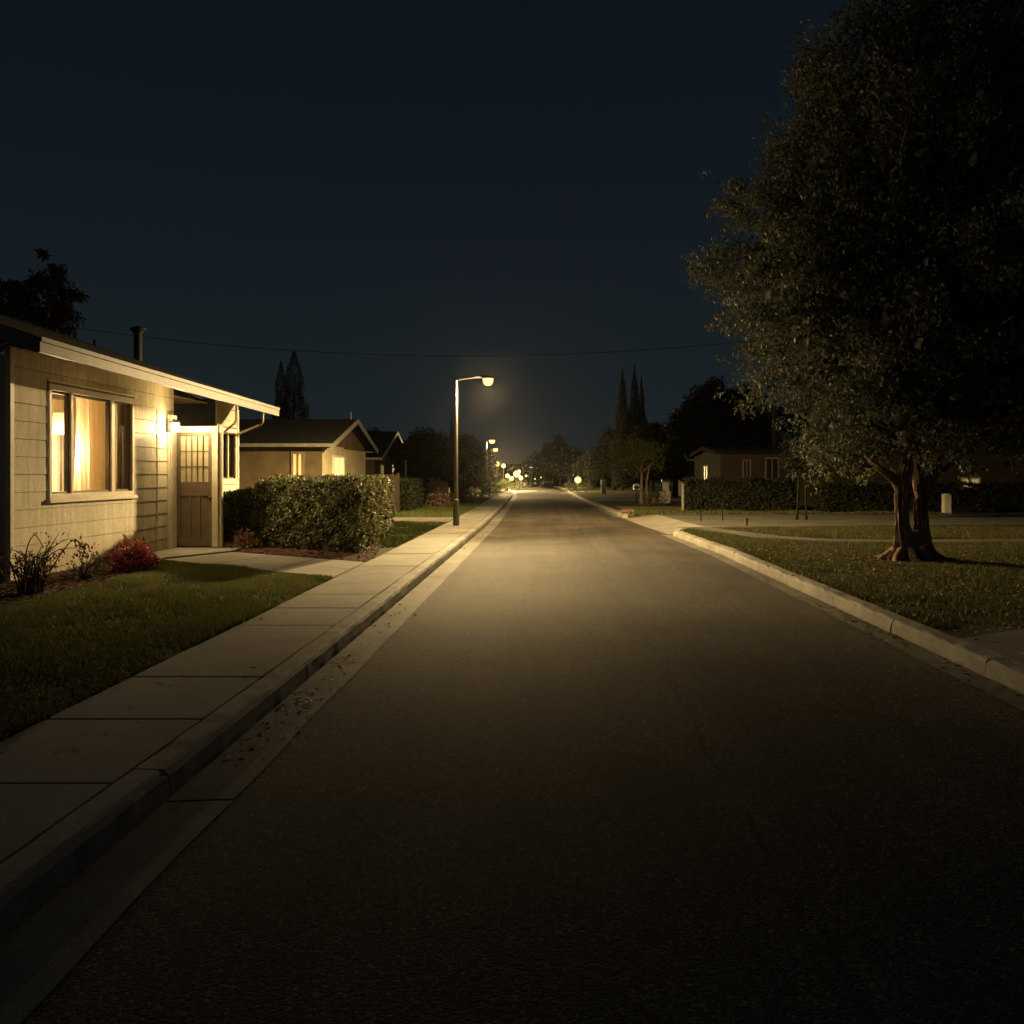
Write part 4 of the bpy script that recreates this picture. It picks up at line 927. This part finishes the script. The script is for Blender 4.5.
def gable_house(label, x0, x1, y0, y1, ze, zr_, wall, ridge_x=True, over=.45, fascia='trim', name='house', z0=ZG):
    o = empty(name, ((x0+x1)/2, (y0+y1)/2, z0), label, 'house', 'low houses along the street')
    m = MB().box((x0, y0, z0-.05), (x1, y1, ze)); r = MB(); f = MB(); th = .07
    if ridge_x:
        yc = (y0+y1)/2
        for x in (x0+.001, x1-.071): m.prism([(x, y0, ze), (x, y1, ze), (x, yc, zr_-.05)], [(x+.07, y0, ze), (x+.07, y1, ze), (x+.07, yc, zr_-.05)])
        k = (zr_-ze)/(yc-y0)
        for s, yb_ in ((-1, y0-over), (1, y1+over)):
            zl = ze-over*k; a, b = x0-over, x1+over
            r.prism([(a, yb_, zl), (b, yb_, zl), (b, yc, zr_), (a, yc, zr_)], [(a, yb_, zl+th), (b, yb_, zl+th), (b, yc, zr_+th), (a, yc, zr_+th)])
            f.box((a, yb_+s*.002, zl-.04), (b, yb_+s*.03, zl+.075))
            for xe in (a-.03, b+.002): f.prism([(xe, yb_, zl-.10), (xe+.028, yb_, zl-.10), (xe+.028, yc, zr_-.10), (xe, yc, zr_-.10)], [(xe, yb_, zl+.08), (xe+.028, yb_, zl+.08), (xe+.028, yc, zr_+.08), (xe, yc, zr_+.08)])
    else:
        xc = (x0+x1)/2; k = (zr_-ze)/(xc-x0)
        for y in (y0+.001, y1-.071): m.prism([(x0, y, ze), (x1, y, ze), (xc, y, zr_-.05)], [(x0, y+.07, ze), (x1, y+.07, ze), (xc, y+.07, zr_-.05)])
        for s, xb in ((-1, x0-over), (1, x1+over)):
            zl = ze-over*k; a, b = y0-over, y1+over
            r.prism([(xb, a, zl), (xb, b, zl), (xc, b, zr_), (xc, a, zr_)], [(xb, a, zl+th), (xb, b, zl+th), (xc, b, zr_+th), (xc, a, zr_+th)])
            f.box((xb+s*.002, a, zl-.10), (xb+s*.03, b, zl+.075))
            for ye in (a-.03, b+.002): f.prism([(xb, ye, zl-.10), (xb, ye+.028, zl-.10), (xc, ye+.028, zr_-.10), (xc, ye, zr_-.10)], [(xb, ye, zl+.08), (xb, ye+.028, zl+.08), (xc, ye+.028, zr_+.08), (xc, ye, zr_+.08)])
    m.build('wall', wall, o); rr_ = r.build('roof', 'shingle', o); f.build('fascia', fascia, rr_); return o
h2 = gable_house('tan gabled house beyond the hedge with a lit window facing the road', -16, -7.5, 30, 37, 2.58, 3.5, 'stucco_shaded', fascia='post_grey')
MB().box((-7.499, 30.02, ZG), (-7.46, 31.25, 2.44)).box((-7.499, 31.252, ZG), (-7.46, 33.05, .97)).box((-7.499, 31.252, 2.2), (-7.46, 33.05, 2.5)).box((-7.499, 33.052, ZG), (-7.46, 36.98, 2.44)).build('lit_front_skin', 'stucco_cream', h2)  # added skin: the lamplit front is put into a paler colour
side_window(h2, 'x', 31.4, 32.9, 1.05, 2.12, -7.46, 'lit'); side_window(h2, 'y', -8.45, -8.15, 1.0, 2.2, 30, 'lit_dim', trim='stucco_brown')
MB().lathe((-7.3, 33.5, 3.5), [(.05, 0), (.05, .35)], 8).build('finial', 'dark_metal', h2)
h3 = gable_house('small dark house third along the left with a lit doorway', -15, -9.0, 47, 56, 2.45, 3.9, 'stucco_brown', True)
d3 = MB().box((-9.0, 52.0, ZG), (-8.95, 53.0, 2.2)).build('door', 'door', h3); MB().quad((-8.94, 52.1, .9), (-8.94, 52.9, .9), (-8.94, 52.9, 2.05), (-8.94, 52.1, 2.05)).build('pane', 'lit', d3)
side_window(h3, 'x', 48.6, 49.4, 1.2, 2.0, -9.0, 'lit_soft'); MB().prism([(-9.0, 50.8, 2.5), (-7.9, 50.8, 2.3), (-7.9, 54.6, 2.3), (-9.0, 54.6, 2.5)], [(-9.0, 50.8, 2.58), (-7.9, 50.8, 2.38), (-7.9, 54.6, 2.38), (-9.0, 54.6, 2.58)]).build('porch_roof', 'shingle', h3)
for y_ in (51.0, 54.4): MB().box((-8.05, y_-.05, ZG), (-7.95, y_+.05, 2.3)).build('porch_post', 'trim', h3)
h4 = gable_house('low dim brown house behind the dark hedge on the right', 7.7, 14.5, 40, 47, 2.5, 2.78, 'stucco_dim', True, .2, 'leaf_core')
side_window(h4, 'y', 8.75, 9.0, 1.1, 2.1, 40, 'dark_pane', trim='stucco_brown'); side_window(h4, 'y', 9.75, 10.25, 1.1, 2.2, 40, 'dark_pane', trim='stucco_brown'); side_window(h4, 'x', 43, 44.2, .95, 1.9, 7.7, 'dark_pane', -1, trim='stucco_brown')
h5 = gable_house('dark reddish house far right behind the street tree with one bright window', 13.2, 26, 36.5, 43, 2.5, 3.0, 'stucco_dim', True, .35, 'wood')
side_window(h5, 'y', 16.85, 17.5, 1.0, 1.32, 36.5, 'lit_soft')
h6 = gable_house('far small house behind the gate pillar on the right', 8.4, 12.4, 52, 58, 2.4, 3.2, 'stucco_brown', True, .3)
h7 = gable_house('far left house half hidden behind the yuccas', -12, -7.2, 66, 72, 2.5, 3.4, 'stucco_cream', True, .3)
side_window(h7, 'x', 67, 68.2, 1.0, 2.0, -7.2, 'lit_soft')

# ------------------------------------------------------------------ street bits
def post(name, label, px, py, hpx, rpx, mat, cap=False, cat='post', group=None, square=False):
    x, y_ = G(px, py); h = hpx*y_/F; r = rpx*y_/F
    o = empty(name, (x, y_, ZG), label, cat, group); m = MB()
    if square: m.box((x-r, y_-r, ZG-.05), (x+r, y_+r, ZG+h))
    else: m.lathe((x, y_, ZG), [(r, -.05), (r, h-.02), (r*.8, h)], 12)
    m.build('shaft', mat, o, bevel=.006 if square else 0)
    MB().lathe((x, y_, ZG+h), [(r*1.25, .001), (r*1.3, .03), (r*.4, .06)], 12).build('cap', mat, o); return o
post('post', 'slim pale post left of the dark hedge across the side drive', 683, 511, 26, 1.5, 'post_grey')
post('bollard', 'stubby white bollard on the grass before the right hand house', 743.5, 510, 10, 1.9, 'white', cat='bollard')
post('stake', 'short dark stake at the left of the side drive', 701, 522, 10, .55, 'leaf_core', group='dark stakes by the drive')
post('stake', 'tallest dark stake in the middle of the side drive edge', 722.5, 521, 16, .7, 'leaf_core', group='dark stakes by the drive')
post('stake', 'stubby dark stake nearest the verge corner', 747, 526, 6, 1.0, 'leaf_core', group='dark stakes by the drive')
post('pillar', 'pale square pillar right of the street tree trunk', 946.5, 514, 19, 3.4, 'stone', cat='pillar', square=True)
post('pillar', 'pale gate pillar on the right verge near the bright globe lamp', 603.5, 494, 13, 2.4, 'stone', cat='pillar', square=True)
x, y_ = G(665, 503); o = empty('gate_pillar', (x, y_, ZG), 'two tiered pale gate pillar with dark cap beside the small lime tree', 'pillar')
MB().box((x-.26, y_-.2, ZG-.05), (x+.24, y_+.2, ZG+.56)).build('base', 'stone', o, bevel=.01); MB().box((x-.12, y_-.14, ZG+.562), (x+.18, y_+.14, ZG+1.02)).build('shaft', 'stone', o, bevel=.01); MB().box((x-.17, y_-.18, ZG+1.022), (x+.23, y_+.18, ZG+1.13)).build('cap', 'dark_metal', o)
MB().box((x-.85, y_-.1, ZG-.05), (x-.262, y_+.1, ZG+.26)).build('wing_wall', 'stone', o, bevel=.01)
x, y_ = G(638, 503); o = empty('mailbox', (x, y_+.8, ZG), 'pale round topped mailbox behind the stems of the small lime tree', 'mailbox')
MB().box((x-.03, y_+.77, ZG-.05), (x+.03, y_+.83, ZG+.62)).build('post', 'wood', o); MB().tube([(x, y_+.5, ZG+.8), (x, y_+1.05, ZG+.8)], .14, 14).box((x-.14, y_+.5, ZG+.62), (x+.14, y_+1.05, ZG+.8)).build('box', 'white', o)
x, y_ = W(489.5, 484, 52)[0], 52; o = empty('mailbox', (x, y_, ZG), 'small white mailbox on a dark post at the far left kerb', 'mailbox')
MB().box((x-.04, y_-.04, ZG-.05), (x+.04, y_+.04, ZG+.7)).build('post', 'wood', o); MB().box((x-.12, y_-.22, ZG+.7), (x+.12, y_+.22, ZG+.88)).tube([(x, y_-.22, ZG+.88), (x, y_+.22, ZG+.88)], .118, 12).build('box', 'white', o)
# broken brick lump on the far kerb corner
bm_ = MB(); x, y_ = kr(32)+.1, 32.2
for k in range(12): a = np.array((x+random.uniform(-.1, .25), y_+random.uniform(-.7, .7), ZG+random.uniform(-.02, .06))); bm_.obox(a, rng.normal(0, .02, 3)+(.2, .03, 0), rng.normal(0, .02, 3)+(-.03, .11, 0), (0, 0, .08))
tag(bm_.build('rubble', 'terra', bevel=.008), 'low heap of loose brown bricks at the far corner of the side drive', 'bricks')
# dark board fence behind the hedge
fo = empty('fence', (-6.2, 31.6, ZG), 'dark board fence standing behind the clipped hedge', 'fence'); m = MB()
for k in range(16): m.box((-6.95+k*.105, 31.6, ZG), (-6.95+k*.105+.095, 31.63, 1.5+random.uniform(-.02, .02)))
m.box((-7, 31.632, .4), (-5.25, 31.68, .48)).box((-7, 31.632, 1.2), (-5.25, 31.68, 1.28)); m.build('boards', 'wood', fo)
for x in (-7.0, -5.25): MB().box((x-.05, 31.69, ZG-.1), (x+.05, 31.79, 1.56)).build('post', 'wood', fo)
# utility poles and the sagging cable
def upole(x, Y, zt, label):
    o = empty('utility_pole', (x, Y, ZG), label, 'utility pole', 'utility poles'); MB().tube([(x, Y, ZG-.1), (x, Y, zt+.35)], [.16, .11], 12).build('pole', 'wood', o); MB().box((x-.06, Y-.9, zt+.02), (x+.06, Y+.9, zt+.14)).build('crossarm', 'wood', o)
xa, _, za = W(38, 322, 45); xb, _, zb_ = W(775, 338, 45)
upole(xa, 45, za-.14, 'utility pole hidden in the dark tree behind the near house'); upole(xb, 45, zb_-.14, 'utility pole hidden behind the street tree crown')
pts = []
for i in range(41):
    u = i/40; s = 4*u*(1-u); pts.append((xa+(xb-xa)*u, 45, za+(zb_-za)*u-1.27*s))
tag(MB().tube(pts, .017, 6).build('power_line', 'dark_metal', smooth=True), 'thin sagging cable crossing the night sky above the road', 'cable')

# ------------------------------------------------------------------ night haze
hm = NT('night_haze'); pv = hm.node('ShaderNodeVolumePrincipled'); pv.inputs['Color'].default_value = (.9, .9, .88, 1); pv.inputs['Density'].default_value = .00022; pv.inputs['Anisotropy'].default_value = .95
for l_ in list(hm.t.links): hm.t.links.remove(l_)
hm.link(pv.outputs[0], hm.out.inputs['Volume'])
if USE_HAZE:=True:
    tag(MB().box((-501, -9, -9), (501, 601, 16)).build('haze', hm.m), 'thin night haze filling the street', 'haze', kind='stuff')
